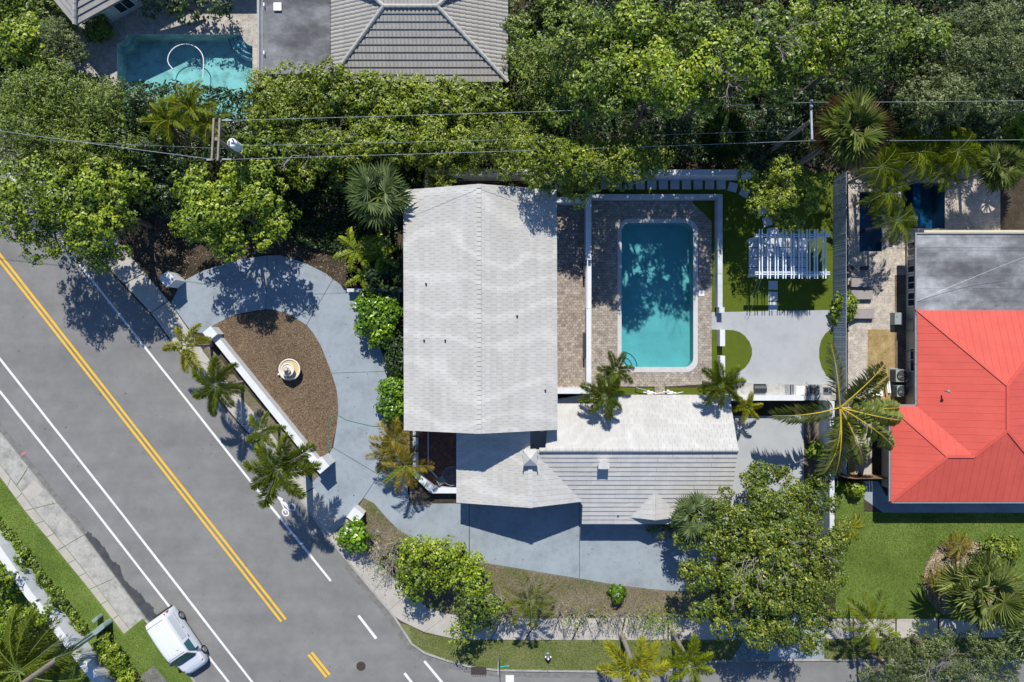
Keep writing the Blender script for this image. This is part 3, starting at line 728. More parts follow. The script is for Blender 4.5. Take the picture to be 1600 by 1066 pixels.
def vent(x, y, r, parent, hh=.18, rad=.06):
    b = pe_(x, y, r); t = MB(); t.lathe(b, [(rad, -.1), (rad, hh), (rad * .72, hh), (rad * .72, hh - .12), (.0, hh - .12)], 10); t.build('vent_pipe', M['dark'], parent)
for x, y in ((666, 444), (663, 532), (696, 532)): vent(x, y, .10 + .035 * (x - 631) / 117, main)
for x, y in ((808, 494), (852, 610)): vent(x, y, .10 + .035 * (870 - x) / 122, main)
vent(828, 346, .112, main, .05, .05)
# fascia + walls of the main block
def walls(parent, pts, z1, mat=None, name='wall'):
    k = MB(); k.prism(pts, 0.0, z1); return k.build(name, mat or M['white'], parent)
x0, x1, y0, y1 = wN.x + .55, eN.x - .5, wS.y + .3, wN.y - .3
k = MB(); k.prism([(x0, y0), (x1, y0), (x1, y1), (x0, y1)], 0, he - .12)
for yy in (y0, y1): k.poly([(x0, yy, he - .13), (x1, yy, he - .13), ((x0 + x1) / 2, yy, hr - .2)])
k.build('wall', M['white'], main)
windows(main, (x0, y0), (x0, y1), 3.0, 4.3, 6, 1.4, (-1, 0)); windows(main, (x0, y0), (x0, y1), .9, 2.2, 6, 1.5, (-1, 0))
windows(main, (x0 + 1, y1), (x1 - 1, y1), 3.0, 4.2, 4, 1.2, (0, 1)); windows(main, (x1, y0 + 3), (x1, y1 - 1), 2.9, 4.5, 4, 1.9, (1, 0))
# ---- west gable wing (ridge north-south) : front wing
gr, ge, ger = .0865, .051, .050
g_r0, g_r1 = pe_(828.5, 690, gr), pe_(828.5, 793.5, gr); g_r0.x = g_r1.x; g_r0.y = P(0, 650, 0).y
g_w1 = pe_(713.5, 785.5, ge); g_w0 = Vector((g_w1.x, P(0, 656, 0).y, g_w1.z))
g_e1 = pe_(925, 782, ger); g_e0 = Vector((g_e1.x, P(0, 700, 0).y, g_e1.z)); 
wing = main
tiled_face(wing, [g_r0, g_w0, g_w1, g_r1], M['tile'], .372, .345, .034, stagger=.5)
# east slope: cut along the valley (meets the long wing)
vA = Vector((g_r1.x, pe_(850, 702, .085).y, g_r0.z))
tiled_face(wing, [g_r1, g_e1, vA], M['tilew'], .372, .345, .020)
k = MB()
for i in range(14):
    y = g_r1.y + (vA.y - g_r1.y) * i / 14; k.beam((g_r1.x, y + .005, g_r1.z + .05), (g_r1.x, y + (vA.y - g_r1.y) / 14 - .005, g_r1.z + .04), .28, .05)
tag(k.build('ridge_tiles', M['tilecap'], wing), kind='stuff')
a, b = (g_w1.x + .35, g_w1.y + .3), (g_e1.x - .9, g_e1.y + .3)
k = MB(); k.prism([a, b, (b[0], b[1] + 4.2), (a[0], a[1] + 5.3)], 0, g_w1.z - .1); k.poly([(a[0], a[1], g_w1.z - .1), (b[0], b[1], g_w1.z - .1), (g_r1.x, a[1], g_r1.z - .2)]); k.build('wall', M['white'], wing)
windows(wing, a, b, .8, 2.0, 3, 1.6, (0, -1))
# ---- long east wing (ridge east-west)
hN, hR, hS = rh(.048), rh(.085), rh(.042)
YN, YR, YS = pe_(0, 617.5, .048).y, pe_(0, 703, .085).y, pe_(0, 818, .042).y
XE, XER, XES = pe_(1140, 617, .048).x, pe_(1147, 703, .085).x, pe_(1143, 818, .042).x
XE = XER = XES = (XE + XER + XES) / 3
XW = P(852, 0, 0).x
xa = eN.x - .3
tiled_face(wing, [Vector((XW - .2, YR, hR)), Vector((xa, YN - .35, hN + .18)), Vector((P(905, 0, 0).x, YN, hN)), Vector((XE, YN, hN)), Vector((XE, YR, hR))], M['tilew'], .35, .36, .045, courses=False, stagger=.5)
# south slope in courses, each a part
XSW = pe_(909, 818, .042).x
A0 = Vector((g_r1.x + .1, YR, hR))
kS = (hR - hS) / (YR - YS)
kE = (g_r1.z - g_e1.z) / (g_e1.x - g_r1.x)
def zS(y): return hS + (y - YS) * kS
# valley: gable east slope height = south slope height
def valley_y(x): z = g_r1.z - kE * (x - g_r1.x); return YS + (z - hS) / kS
xv0, xv1 = g_r1.x, min(g_e1.x, XSW + .5)
pl = [Vector((XE, YR, hR)), Vector((A0.x, YR, hR)), Vector((A0.x, valley_y(A0.x) - .25, zS(valley_y(A0.x) - .25))), Vector((XSW, valley_y(XSW) - .3, zS(valley_y(XSW) - .3))), Vector((XSW, YS, hS)), Vector((XE, YS, hS))]
if pl[2].y > YR: pl[2].y = YR - .05; pl[2].z = zS(pl[2].y)
tiled_face(wing, pl, M['tilew'], .345, 2.6, .055, courses=True, stagger=.37)
k = MB()
n_ = 30
for i in range(n_):
    a = Vector((XW - .6 + (XE - XW + .6) * i / n_ + .006, YR, hR + .07)); b = Vector((XW - .6 + (XE - XW + .6) * (i + 1) / n_ - .006, YR, hR + .06)); k.tube([a, b], .15, 8)
tag(k.build('ridge_tiles', M['tilew'], wing), kind='stuff')
k = MB(); k.prism([(xa, g_e1.y + .5), (XSW + .35, g_e1.y + .5), (XSW + .35, YS + .35), (XE - .35, YS + .35), (XE - .35, YN - .35), (xa, YN - .35)], 0, hS - .1)
for xx in (XE - .35,): k.poly([(xx, YS + .35, hS - .1), (xx, YN - .35, hN - .1), (xx, YR, hR - .2)])
k.build('wall', M['white'], wing)
windows(wing, (xa + 3.4, YS + .35), (XE - 2, YS + .35), .9, 2.0, 3, 1.3, (0, -1)); windows(wing, (xa + 3, YN - .35), (XE - 1, YN - .35), .3, 1.9, 4, 1.6, (0, 1))
# small front gable
s_r1 = pe_(1024, 813, .062); s_w1 = pe_(983, 811, .0455); s_e1 = pe_(1064, 809, .0455)
ya = YS + (s_r1.z - hS) / kS
s_r0 = Vector((s_r1.x, ya + .1, s_r1.z)); yw = YS + (s_w1.z - hS) / kS
tiled_face(wing, [s_r0, Vector((s_w1.x, yw, s_w1.z)), Vector((s_w1.x, s_r1.y, s_w1.z)), s_r1], M['tilew'], .33, .345, .018)
tiled_face(wing, [s_r1, Vector((s_e1.x, s_r1.y, s_e1.z)), Vector((s_e1.x, yw, s_e1.z)), s_r0], M['tilew'], .33, .345, .018)
k = MB(); k.prism([(s_w1.x + .3, s_r1.y + .3), (s_e1.x - .3, s_r1.y + .3), (s_e1.x - .3, YS + .6), (s_w1.x + .3, YS + .6)], 0, s_w1.z - .08); k.build('wall', M['white'], wing)
# chimneys
def chimney(x, y, w, d, zb, zt, pyramid):
    c = P(x, y, zt); k = MB(); k.prism([(c.x - w / 2, c.y - d / 2), (c.x + w / 2, c.y - d / 2), (c.x + w / 2, c.y + d / 2), (c.x - w / 2, c.y + d / 2)], zb, zt - .1)
    o = k.build('chimney', M['white'], wing); k = MB()
    W_, D_ = w / 2 + .06, d / 2 + .06
    if pyramid:
        q = [Vector((c.x - W_, c.y - D_, zt - .1)), Vector((c.x + W_, c.y - D_, zt - .1)), Vector((c.x + W_, c.y + D_, zt - .1)), Vector((c.x - W_, c.y + D_, zt - .1))]; t_ = Vector((c.x, c.y, zt + .28))
        for i in range(4): k.poly([q[i], q[(i + 1) % 4], t_])
        k.poly(q[::-1])
        for i in range(4): k.box(q[i] + Vector((0, 0, .05)), (.07, .07, .2))
    else:
        k.box((c.x, c.y, zt - .05), (w + .1, d + .1, .1))
        for i in (-1, 1):
            for j in (-1, 1): k.box((c.x + i * w * .46, c.y + j * d * .46, zt + .03), (.09, .09, .07))
    k.build('chimney_cap', M['tilew'], o)
chimney(943.5, 726, .62, .50, 3.0, zS(P(0, 726, 4).y) + .62, False)
chimney(828.5, 716, .82, .9, 3.5, g_r1.z + .55, True)
k = MB(); k.box(pe_(965.5, 803.5, .046) + Vector((0, 0, .05)), (.11, .28, .16)); k.build('vent_pipe', M['dark'], wing)
k = MB()
for i in range(9): k.box((g_r1.x, g_r1.y + .25 + i * .36, g_r1.z + .085), (.22, .33, .02))
k.build('ridge_walkway', M['tilecap'], wing)
k = MB(); k.box(pe_(847, 672, .06) + Vector((0, 0, .1)), (.3, .22, .3)); k.build('roof_vent', M['trim'], wing)
k = MB(); k.tube([pe_(1134, 636, .055), pe_(1135, 648, .06)], .06, 6); k.tube([pe_(1120, 652, .058), pe_(1124, 653, .058)], .03, 6); k.build('service_conduit', M['grey'], wing)
# ---- roof terrace between main block and pool
tz = 2.55; tp = rh(.0715)
t0, t1, t2 = P(915, 308, tp), P(924, 615, tp), P(862, 308, tp)
k = MB(); k.prism([(t2.x, t1.y), (t1.x, t1.y), (t1.x, t0.y), (t2.x, t0.y)], 0, tz); k.build('terrace_floor', M['paver2'], main)
def par(x0, y0, x1, y1, name='parapet', z=tp, zb=tz):
    a = P(x0, y0, z); b = P(x1, y1, z); k = MB(); k.prism([(a.x, b.y), (b.x, b.y), (b.x, a.y), (a.x, a.y)], zb, z); return k.build(name, M['white'], main)
par(866, 308, 924, 316.3); par(866, 607, 924, 615.3); par(915.3, 316.6, 924, 406); par(916.2, 482, 924, 606.7)
par(915.3, 406.3, 924, 481.7, 'low_parapet', tz + .5)
k = MB()
a, b = P(918, 406, tp), P(918, 482, tp)
for zz in (tz + .95, tz + .7): k.tube([(a.x, a.y, zz), (a.x, b.y, zz)], .03, 6)
for i in range(20):
    y = a.y + (b.y - a.y) * i / 19; k.tube([(a.x, y, tz + .5), (a.x, y, tz + .95)], .015, 5)
k.build('railing', M['trim'], main)
for yy, ll_ in ((420, 1.1), (540, 1.7)): k = MB(); k.box(P(912.5, yy, tz + .4), (.12, ll_, .7)); k.build('terrace_planter', M['dark'], main)
# ---- sunken front patio with low walls
pt = thing('front_patio', P(680, 720, LZ), 'small shaded courtyard with red brown tiles and low white walls beside the front wing', 'patio')
k = MB(); k.prism(W([(655, 640), (740, 640), (740, 762), (686, 762), (655, 738)]), LZ - .03, LZ + .05); k.build('tile_floor', M['redtile'], pt)
zw = 1.0
def lw(pts, z=zw, par_=pt, name='low_wall', mat='white', zb=0.0):
    k = MB(); k.prism([tuple(P(x, y, z)[:2]) for x, y in pts], zb, z); return k.build(name, M[mat], par_)
lw([(645, 660), (652.5, 660), (652.5, 737), (678, 762), (716, 762.5), (716, 771), (673, 771), (645, 743)], .75)
lw([(668, 672), (669.8, 672), (669.8, 730), (684, 746), (682.5, 747.5), (668, 731)], .25, name='step_edge', mat='stone')
# ================================================================== NEIGHBOURS
# --- red metal roof house (east)
red = thing('red_roofed_house', P(1520, 620, 0), 'cream house under a bright red standing seam metal roof with a grey flat back part', 'house')
re_ = .049; zE = rh(re_); XWr = pe_(1433, 560, re_).x; XWb = pe_(1392, 700, re_).x; YSr = pe_(1400, 784, re_).y; YJ = pe_(1410, 635, re_).y; YNr = pe_(1431, 484, re_).y
XFr = P(1830, 0, 0).x; XEr = 2 * pe_(1583, 618, .0905).x - XWr
sl = .30
cx_m = pe_(1583, 618, .0905).x                 # main ridge x
zM = zE + sl * (cx_m - XWr)
yNm = YNr - (cx_m - XWr)                        # north hip foot of ridge
# bump ridge
zB_half = (YJ - YSr) / 2; yB = YSr + zB_half; zB = zE + sl * zB_half; xB0 = XWb + zB_half
xV = XWr + (zB - zE) / sl                       # bump ridge meets main west slope
ySm = YSr + (zM - zE) / sl                      # south face reaches ridge height
v3 = lambda x, y, z: Vector((x, y, z))
faces = {
 'west': [v3(XWr, YNr, zE), v3(XWr, YJ, zE), v3(xV, yB, zB), v3(cx_m, ySm, zM), v3(cx_m, yNm, zM)],
 'north': [v3(XWr, YNr, zE), v3(cx_m, yNm, zM), v3(XEr, YNr, zE)],
 'south': [v3(XWb, YSr, zE), v3(XEr, YSr, zE), v3(cx_m, ySm, zM), v3(xV, yB, zB), v3(xB0, yB, zB)],
 'bump_west': [v3(XWb, YJ, zE), v3(XWb, YSr, zE), v3(xB0, yB, zB)],
 'bump_north': [v3(XWb, YJ, zE), v3(xB0, yB, zB), v3(xV, yB, zB), v3(XWr, YJ, zE)],
 'east': [v3(XEr, YSr, zE), v3(XEr, YNr, zE), v3(cx_m, yNm, zM), v3(cx_m, ySm, zM)],
}
def seam_face(parent, pts, step, gap=.009):
    "metal pans between standing seams: each pan a part, seams stand proud"
    k = MB(); slabface(k, [p - Vector((0, 0, .012)) for p in pts], .10); k.build('roof_deck', M['redseam'], parent)
    n, dn, u = plane_of(pts); o = Vector(pts[0]); p2 = [((Vector(p) - o).dot(u), (Vector(p) - o).dot(dn)) for p in pts]
    us = [p[0] for p in p2]; x = min(us); sm = MB()
    while x < max(us):
        c = clip_half(clip_half(p2, (x + gap, 0), (1, 0)), (x + step - gap, 0), (-1, 0))
        if len(c) > 2:
            ar = abs(sum(c[i][0] * c[(i + 1) % len(c)][1] - c[(i + 1) % len(c)][0] * c[i][1] for i in range(len(c)))) / 2
            if ar > .02:
                q = MB(); top = [o + u * a + dn * b + n * .012 for a, b in c]; q.poly(top)
                for i in range(len(c)):
                    a, b = top[i], top[(i + 1) % len(c)]; q.poly([a - n * .02, b - n * .02, b, a])
                q.build('roof_panel', M['redroof'], parent)
        c = clip_half(clip_half(p2, (x + step - .013, 0), (1, 0)), (x + step + .013, 0), (-1, 0))
        if len(c) > 2:
            vs = [b for a, b in c]; xc = x + step
            sm.beam(o + u * xc + dn * min(vs) + n * .012, o + u * xc + dn * max(vs) + n * .012, .024, .03)
        x += step
    if sm.v: tag(sm.build('roof_seams', M['redroof'], parent), kind='stuff')
for nm in ('west', 'bump_west'): seam_face(red, faces[nm], .48)
for nm in ('north', 'south', 'bump_north', 'east'): seam_face(red, faces[nm], .48)
k = MB()
for a, b in ((faces['west'][0], faces['west'][4]), (faces['west'][4], faces['west'][3]), (faces['west'][3], faces['west'][2]), (faces['south'][0], faces['bump_west'][2]), (faces['bump_west'][0], faces['bump_west'][2]), (faces['bump_west'][2], faces['bump_north'][2]), (faces['west'][3], v3(XEr, YSr, zE)), (faces['west'][4], v3(XEr, YNr, zE))):
    k.beam(a + Vector((0, 0, .04)), b + Vector((0, 0, .04)), .2, .035)
k.build('hip_cap', M['redroof'], red)
k = MB()
for a, b in ((v3(XWr - .06, YNr, zE - .09), v3(XWr - .06, YJ + .05, zE - .09)), (v3(XWr - .08, YJ + .06, zE - .09), v3(XWb, YJ + .06, zE - .09)), (v3(XWb - .06, YJ, zE - .09), v3(XWb - .06, YSr, zE - .09)), (v3(XWb, YSr - .06, zE - .09), v3(XEr, YSr - .06, zE - .09))): k.beam(a, b, .12, .12)
for i in range(8): y = YNr + (YJ - YNr) * (i + .5) / 8; k.box((XWr - .06, y, zE - .02), (.12, .04, .03))
k.build('gutter', M['grey'], red)
wx = XWr + .55
k = MB(); k.prism([(wx, YJ - .6), (wx, YNr + 5.4), (XEr, YNr + 5.4), (XEr, YSr + .6), (XWb + .6, YSr + .6), (XWb + .6, YJ - .6)][::-1], 0, zE - .12); k.build('wall', M['cream'], red)
windows(red, (wx, YNr + .2), (wx, YNr + 4.9), .4, 1.9, 4, .95, (-1, 0)); windows(red, (wx, YJ + 1.6), (wx, YJ + 4.6), .7, 1.8, 1, 1.6, (-1, 0)); windows(red, (XWb + 1.5, YSr + .6), (XWb + 9, YSr + .6), .8, 1.9, 3, 1.4, (0, -1))
k = MB()
for y, z1 in ((P(0, 500, 0).y, 2.1), (P(0, 548, 0).y, 2.0)):
    k = MB(); k.tube([(wx - .10, y, .1), (wx - .10, y, 1.2), (wx - .14, y, z1)], .045, 6); k.tube([(wx - .10, y, 1.2), (wx - .10, y - .8, 1.2), (wx - .10, y - .8, .1)], .03, 6); k.build('downpipe', M['grey'], red)
k = MB(); k.tube([pe_(1476.5, 611, .066), pe_(1476.5, 611, .066) + Vector((0, 0, .35))], .05, 8); k.lathe(pe_(1476.5, 611, .066) + Vector((0, 0, .35)), [(.10, 0), (.11, .05), (.07, .10), (0, .12)], 10); k.build('vent_pipe', M['grey'], red)
# flat back roof
fz = rh(.050)
fa, fb = P(1431.5, 366, fz), P(1431.5, 482, fz)
k = MB(); k.prism([(fa.x, YNr - .3), (XFr, YNr - .3), (XFr, fa.y), (fa.x, fa.y)], fz - .2, fz - .02); k.build('flat_roof', M['flat1'], red)
k = MB(); k.box(((fa.x + XFr) / 2, fa.y + .05, fz), (XFr - fa.x + .2, .10, .12)); k.box((fa.x - .05, (fa.y + YNr) / 2, fz), (.1, fa.y - YNr, .12)); k.build('roof_edge', M['grey'], red)
k = MB()
for i in range(6): yy = YNr + .6 + i * .86; k.box(((fa.x + XFr) / 2, yy, fz - .015), (XFr - fa.x - .2, .05, .012))
k.build('roof_lap', M['flat1'], red)
k = MB(); A = P(1432, 471, fz + .05); B = P(1600, 402, fz + 1.6); k.tube([A.lerp(B, i / 8) - Vector((0, 0, .25 * math.sin(math.pi * i / 8))) for i in range(9)], .011, 5)
tag(k.build('service_cable', M['wire'], base=P(1500, 440, 0)), 'single pale cable stretched diagonally over the grey flat roof by the red roof', 'cable')
# --- grey tiled house (north) and its flat roof
gh = thing('grey_tiled_house', P(650, 40, 0), 'house with grey barrel tile hip roof behind the hedge at the top of the view', 'house')
ge_ = .055; gE = rh(ge_); A = P(515, 128, gE); B = P(793, 124, gE); B.y = A.y
xw, xe, ys = A.x, B.x, A.y
rz_ = .088; T0 = P(600, 10.5, rh(rz_)); T1 = P(683, 10.5, rh(rz_)); run = T0.y - ys; zT = T0.z
f1 = [v3(xw, ys, gE), v3(xe, ys, gE), v3(T1.x, T0.y, zT), v3(T0.x, T0.y, zT)]
yT = T0.y + 6
fW = [v3(xw, ys, gE), v3(T0.x, T0.y, zT), v3(T0.x, yT, zT), v3(xw, yT, gE)]; fE_ = [v3(xe, ys, gE), v3(xe, yT, gE), v3(T1.x, yT, zT), v3(T1.x, T0.y, zT)]
fT = [v3(T0.x, T0.y, zT), v3(T1.x, T0.y, zT), v3(T1.x, yT, zT - .5), v3(T0.x, yT, zT - .5)]
def barrel_face(pts, pitch, width, courses=True):
    k = MB(); slabface(k, pts); k.build('roof_deck', M['gtile'], gh)
    n, dn, u = plane_of(pts); o = Vector(pts[0]); p2 = [((Vector(p) - o).dot(u), (Vector(p) - o).dot(dn)) for p in pts]
    us = [p[0] for p in p2]; vs = [p[1] for p in p2]; r = 0
    while max(vs) - r * pitch > min(vs) + .02:
        vb = max(vs) - r * pitch; va = vb - pitch; k = MB(); x = min(us)
        while x < max(us):
            for s_, (h0, h1) in enumerate(((.0, .045), (.045, .045), (.045, .0))):
                a0 = x + width * s_ / 3.2; a1 = x + width * (s_ + 1) / 3.2
                c = clip_rect(p2, a0, a1, va, vb)
                if len(c) > 2:
                    top = [o + u * a + dn * b + n * (.01 + h0 + (h1 - h0) * (a - a0) / (a1 - a0) + .07 * (b - va) / pitch) for a, b in c]
                    k.poly(top); bt = [o + u * a + dn * b for a, b in c]; L = len(c)
                    for i in range(L):
                        if abs(c[i][1] - vb) < 1e-4 and abs(c[(i + 1) % L][1] - vb) < 1e-4: k.poly([bt[i], bt[(i + 1) % L], top[(i + 1) % L], top[i]])
            x += width
        if k.v: k.build('tile_course', M['gtile'], gh)
        r += 1
barrel_face(f1, .46, .26); barrel_face(fW, .42, .26); barrel_face(fE_, .42, .26); barrel_face(fT, .46, .26)
def caps(a, b, n, parent=gh, mat='gcap', r=.15):
    for i in range(n):
        p = a.lerp(b, i / n); q = a.lerp(b, (i + 1.06) / n); k = MB(); k.tube([p + Vector((0, 0, .10)), q + Vector((0, 0, .06))], [r * .85, r], 8); k.build('hip_tile', M[mat], parent)
caps(f1[3], f1[0], 16); caps(f1[2], f1[1], 18); caps(f1[3], f1[2], 10); caps(v3(T0.x, T0.y, zT), v3(T0.x - 1.6, T0.y + 1.4, zT), 4); caps(v3(T1.x, T1.y, zT), v3(T1.x + 1.6, T1.y + 1.4, zT), 4)
k = MB(); k.prism([(xw + .5, ys + .5), (xe - .5, ys + .5), (xe - .5, yT), (xw + .5, yT)], 0, gE - .12); k.build('wall', M['cream'], gh)
z_ = rh(.06); a = P(403, 116, z_); b = P(516, -60, z_)
k = MB(); k.prism([(a.x, a.y), (b.x, a.y), (b.x, b.y), (a.x, b.y)], z_ - .2, z_); k.build('flat_roof', M['flat2'], gh)
k = MB(); k.box((a.x + .05, (a.y + b.y) / 2, z_ + .04), (.16, b.y - a.y, .12)); k.box((a.x + .3, (a.y + b.y) / 2, z_ + .02), (.05, b.y - a.y, .06)); k.build('roof_edge', M['grey'], gh)
k = MB(); k.prism([(a.x + .3, a.y + .3), (b.x, a.y + .3), (b.x, b.y), (a.x + .3, b.y)], 0, z_ - .2); k.build('wall', M['cream'], gh)
k = MB(); k.box(P(434, 11, z_ + .08), (.52, .52, .14)); k.build('skylight', M['trim'], gh)
for y in (8, 83): k = MB(); k.box(P(413, y, z_ + .12), (.08, .22, .22)); k.build('vent_pipe', M['trim'], gh)
# --- north-west corner house
nw = thing('tiled_house', P(140, -20, 0), 'house corner with pale grey tiled roof poking in at top left beside the aqua pool', 'house')
ez = rh(.06); c0 = P(118, 39, ez); c1 = P(196, -4, ez); d1 = (c1 - c0); c1 = c0 + d1 * 2.2; c2 = P(60, -30, ez); c2 = c0 + (c2 - c0) * 1.5
rz2 = ez + 1.3; c3 = P(118, -60, rz2)
for q in ([c0, c1, c3], [c0, c3, c2]):
    k = MB(); slabface(k, q); k.build('roof_deck', M['gtile'], nw)
    for r in tiles(q, .38, 1.3, .07, .4): r.build('tile_course', M['gtile'], nw)
for i in range(8):
    p = c0.lerp(c3, i / 8 * .9); q = c0.lerp(c3, (i + 1.05) / 8 * .9); k = MB(); k.tube([p + Vector((0, 0, .08)), q + Vector((0, 0, .06))], .15, 8); k.build('hip_tile', M['gcap'], nw)
din = Vector((-d1.y, d1.x, 0)).normalized()
if din.y < 0: din = -din
w0 = c0 + din * .9 + d1.normalized() * .9; w1 = c1 + din * .9
k = MB(); k.prism([(w0.x, w0.y), (w1.x, w1.y), (w1.x, w1.y + 8), (w0.x, w0.y + 5)], 0, ez - .12); k.build('wall', M['white'], nw)
k = MB(); q = [P(x, y, 0) for x, y in ((168, -22), (402, -22), (402, -260), (168, -260))]; k.prism([(p.x, p.y) for p in q], 0, 1.9); k.build('wall', M['white'], nw)  # unseen block beyond the top edge, added and sized to shade the aqua pool
k = MB(); k.box(((q[0].x + q[1].x) / 2, (q[0].y + q[2].y) / 2, 2.0), (q[1].x - q[0].x + .6, q[2].y - q[0].y + .6, .2)); k.build('roof', M['flat2'], nw)  # lid of that unseen shading block
windows(nw, (w0.x + 1, w0.y + 1 * d1.y / d1.x), (w0.x + 6, w0.y + 6 * d1.y / d1.x), .5, 2.2, 3, 1.2, (-din.x, -din.y))
# ================================================================== WALLS, FENCES, PILLARS
def wall_thing(label, pts, z, mat='white', name='garden_wall', zb=0.0):
    q = [P(x, y, z) for x, y in pts]; c = sum((Vector((p.x, p.y, 0)) for p in q), Vector((0, 0, 0))) / len(q)
    k = MB(); k.prism([(p.x, p.y) for p in q], zb, z); return tag(k.build(name, M[mat], base=c), label, 'wall')
wall_thing('low white street wall between the mulch island and the foxtail palms', [(331, 530), (339, 524), (503, 727), (495, 735)], .95)
def cap_strip(a, b, w, z, label): pass
def pillar(label, cx, cy, w, z, rot):
    t = thing('gate_pillar', P(cx, cy, 0) * (1 - z / H) if False else Vector((P(cx, cy, z).x, P(cx, cy, z).y, 0)), label, 'pillar', 'white square pillars at the drive entrances')
    c = P(cx, cy, z); k = MB(); k.box((c.x, c.y, (z - .1) / 2), (w - .08, w - .08, z - .1), -R(rot)); k.build('shaft', M['white'], t)
    k = MB(); k.box((c.x, c.y, z - .05), (w, w, .10), -R(rot)); b = len(k.v)
    k.build('cap', M['white'], t)
pillar('white pillar beside the north drive entrance under the big tree', 261, 436, .82, 1.75, 50)
pillar('white pillar joining the north end of the street wall', 328, 521, .72, 1.35, 50)
pillar('white pillar at the south end of the street wall', 501, 727, .85, 1.9, 50)
pillar('white pillar alone at the south drive entrance beside the mulch tip', 555, 806, .86, 1.1, 38)
# back wall north
wall_thing('long pale wall behind the stepping stones, partly under branches', [(1024, 265), (1181, 265), (1181, 273.5), (1024, 273.5)], 1.7)
wall_thing('grey white wall strip north of the main roof', [(664, 264), (1020, 264), (1020, 274), (672, 274), (672, 300), (664, 300)], 1.7, 'whiteold')
# pool fence wall L
lz = .85
wall_thing('low pale wall along the north side of the pool deck', [(906, 303.5), (1129, 303.5), (1129, 310), (906, 310)], lz, 'whiteold')
wall_thing('low pale wall between the pool and the pergola lawn', [(1121.5, 310.2), (1129, 310.2), (1129, 480), (1132, 480), (1132, 489), (1124, 489), (1124, 480), (1121.5, 480)], lz, 'whiteold')
wall_thing('short white wall stub between two turf patches', [(1125, 515), (1133, 515), (1133, 541), (1125, 541)], lz)
wall_thing('narrow white wall piece near the pool corner palm', [(1125.5, 556), (1133, 556), (1133, 590), (1125.5, 590)], lz)
wall_thing('tall white wall behind the outdoor kitchen', [(1143, 618.5), (1256, 618.5), (1256, 626), (1143, 626)], 1.72)
wall_thing('white boundary wall along the side drive, deep in palm shade', [(1296.5, 627), (1304, 627), (1304, 860), (1296.5, 860)], 1.8, 'whiteold')
wall_thing('short grey wall stub between the drive and the west wall of the house', [(542, 451), (628, 451), (628, 456), (542, 456)], .8, 'whiteold')
wall_thing('small white garden edge beside the palms at the pool end', [(870, 617), (872, 617), (872, 622), (870, 622)], .6)
# slatted fence: each board a part
fh = 2.05
fen = thing('slatted_fence', Vector((P(1323, 500, fh).x, P(1323, 500, fh).y, 0)), 'tall grey vertical board fence seen from above between the lawn and the neighbour', 'fence', None)
bm = None; fx = P(1322.5, 500, fh).x; yA = P(0, 268, fh).y; yB = P(0, 742, fh).y; n_ = 122
k = MB(); k.box((0, 0, fh / 2), (.025, .145, fh)); me0 = None
for i in range(n_):
    y = yA + (yB - yA) * (i + .5) / n_
    if me0 is None:
        o = k.build('board', M['greywood'], fen); me0 = o.data
        me0.transform(Matrix.Translation(BASE[fen.name]))
    else: o = put('board', me0, fen, (0, 0, 0))
    o.location = Vector((fx, y, random.uniform(-.02, .02))) - BASE[fen.name]; o.rotation_euler = (0, random.uniform(-.006, .006), random.uniform(-.05, .05))
for z in (.3, 1.1, 1.85): k = MB(); k.box((fx + .05, (yA + yB) / 2, z), (.05, yA - yB, .09)); k.build('rail', M['greywood'], fen)
for i in range(10): k = MB(); y = yA + (yB - yA) * i / 9; k.box((fx + .11, y, fh / 2), (.10, .10, fh)); k.build('post', M['brownwood'], fen)
wf = thing('board_fence', P(1358, 748, 0), 'short brown plank fence closing the gap beside the red roofed house', 'fence')
for i in range(16): a = P(1326 + i * 4.2, 748, 1.5); k = MB(); k.box((a.x, a.y, .75), (.17, .03, 1.5)); k.build('plank', M['brownwood'], wf)
# ================================================================== PERGOLA
pg = thing('pergola', P(1216, 403, LZ), 'white timber pergola with paired slats over the square slabs on the turf', 'pergola')
z_ = 2.7; kk = rh(.056)
for px, py in ((1189, 368), (1190, 426.5), (1288, 367.5), (1287, 427)):
    c = P(px, py, kk); k = MB(); k.box((c.x, c.y, kk / 2), (.13, .13, kk)); k.build('post', M['pergola'], pg)
for y in (366.2, 369.2, 425.2, 428.6):
    a, b = P(1180, y, kk), P(1297, y, kk); k = MB(); k.beam((a.x, a.y, kk - .09), (b.x, a.y, kk - .09), .06, .18); k.build('beam', M['pergola'], pg)
for x in (1186.7, 1191.1, 1199.6, 1203.6, 1211.4, 1215.7, 1223.6, 1227.8, 1236.6, 1240.6, 1248.6, 1253.4, 1261.2, 1265.5, 1273, 1277.3, 1286, 1290.3):
    a, b = P(x, 358, kk + .1), P(x, 435.5, kk + .1); k = MB(); k.beam((a.x, a.y, kk + .06), (a.x, b.y, kk + .06), .06, .12); k.build('slat', M['pergola'], pg)
# ================================================================== OUTDOOR KITCHEN
kt = thing('outdoor_kitchen', P(1230, 610, LZ), 'stone topped outdoor kitchen counter with hobs against the tall white wall', 'outdoor kitchen')
cz = .92
def on(x0, y0, x1, y1, z0, z1, name, mat, par_=kt, rd=0):
    a, b = P(x0, y0, z1), P(x1, y1, z1); k = MB(); k.prism([(a.x, b.y), (b.x, b.y), (b.x, a.y), (a.x, a.y)], z0, z1); return k.build(name, M[mat], par_)
on(1152, 600, 1227, 617.6, LZ, cz - .004, 'counter', 'counter'); on(1227.3, 601.5, 1306, 617.6, LZ, cz, 'counter', 'counter'); on(1255, 617.8, 1306, 625.5, LZ, cz + .05, 'counter_edge', 'counter')
on(1227, 601, 1233.5, 617.3, cz, cz + .03, 'griddle', 'grey'); on(1234.5, 601, 1236.5, 617.3, cz, cz + .03, 'griddle', 'dark'); on(1237.5, 601, 1240.5, 617.3, cz, cz + .03, 'griddle', 'steel')
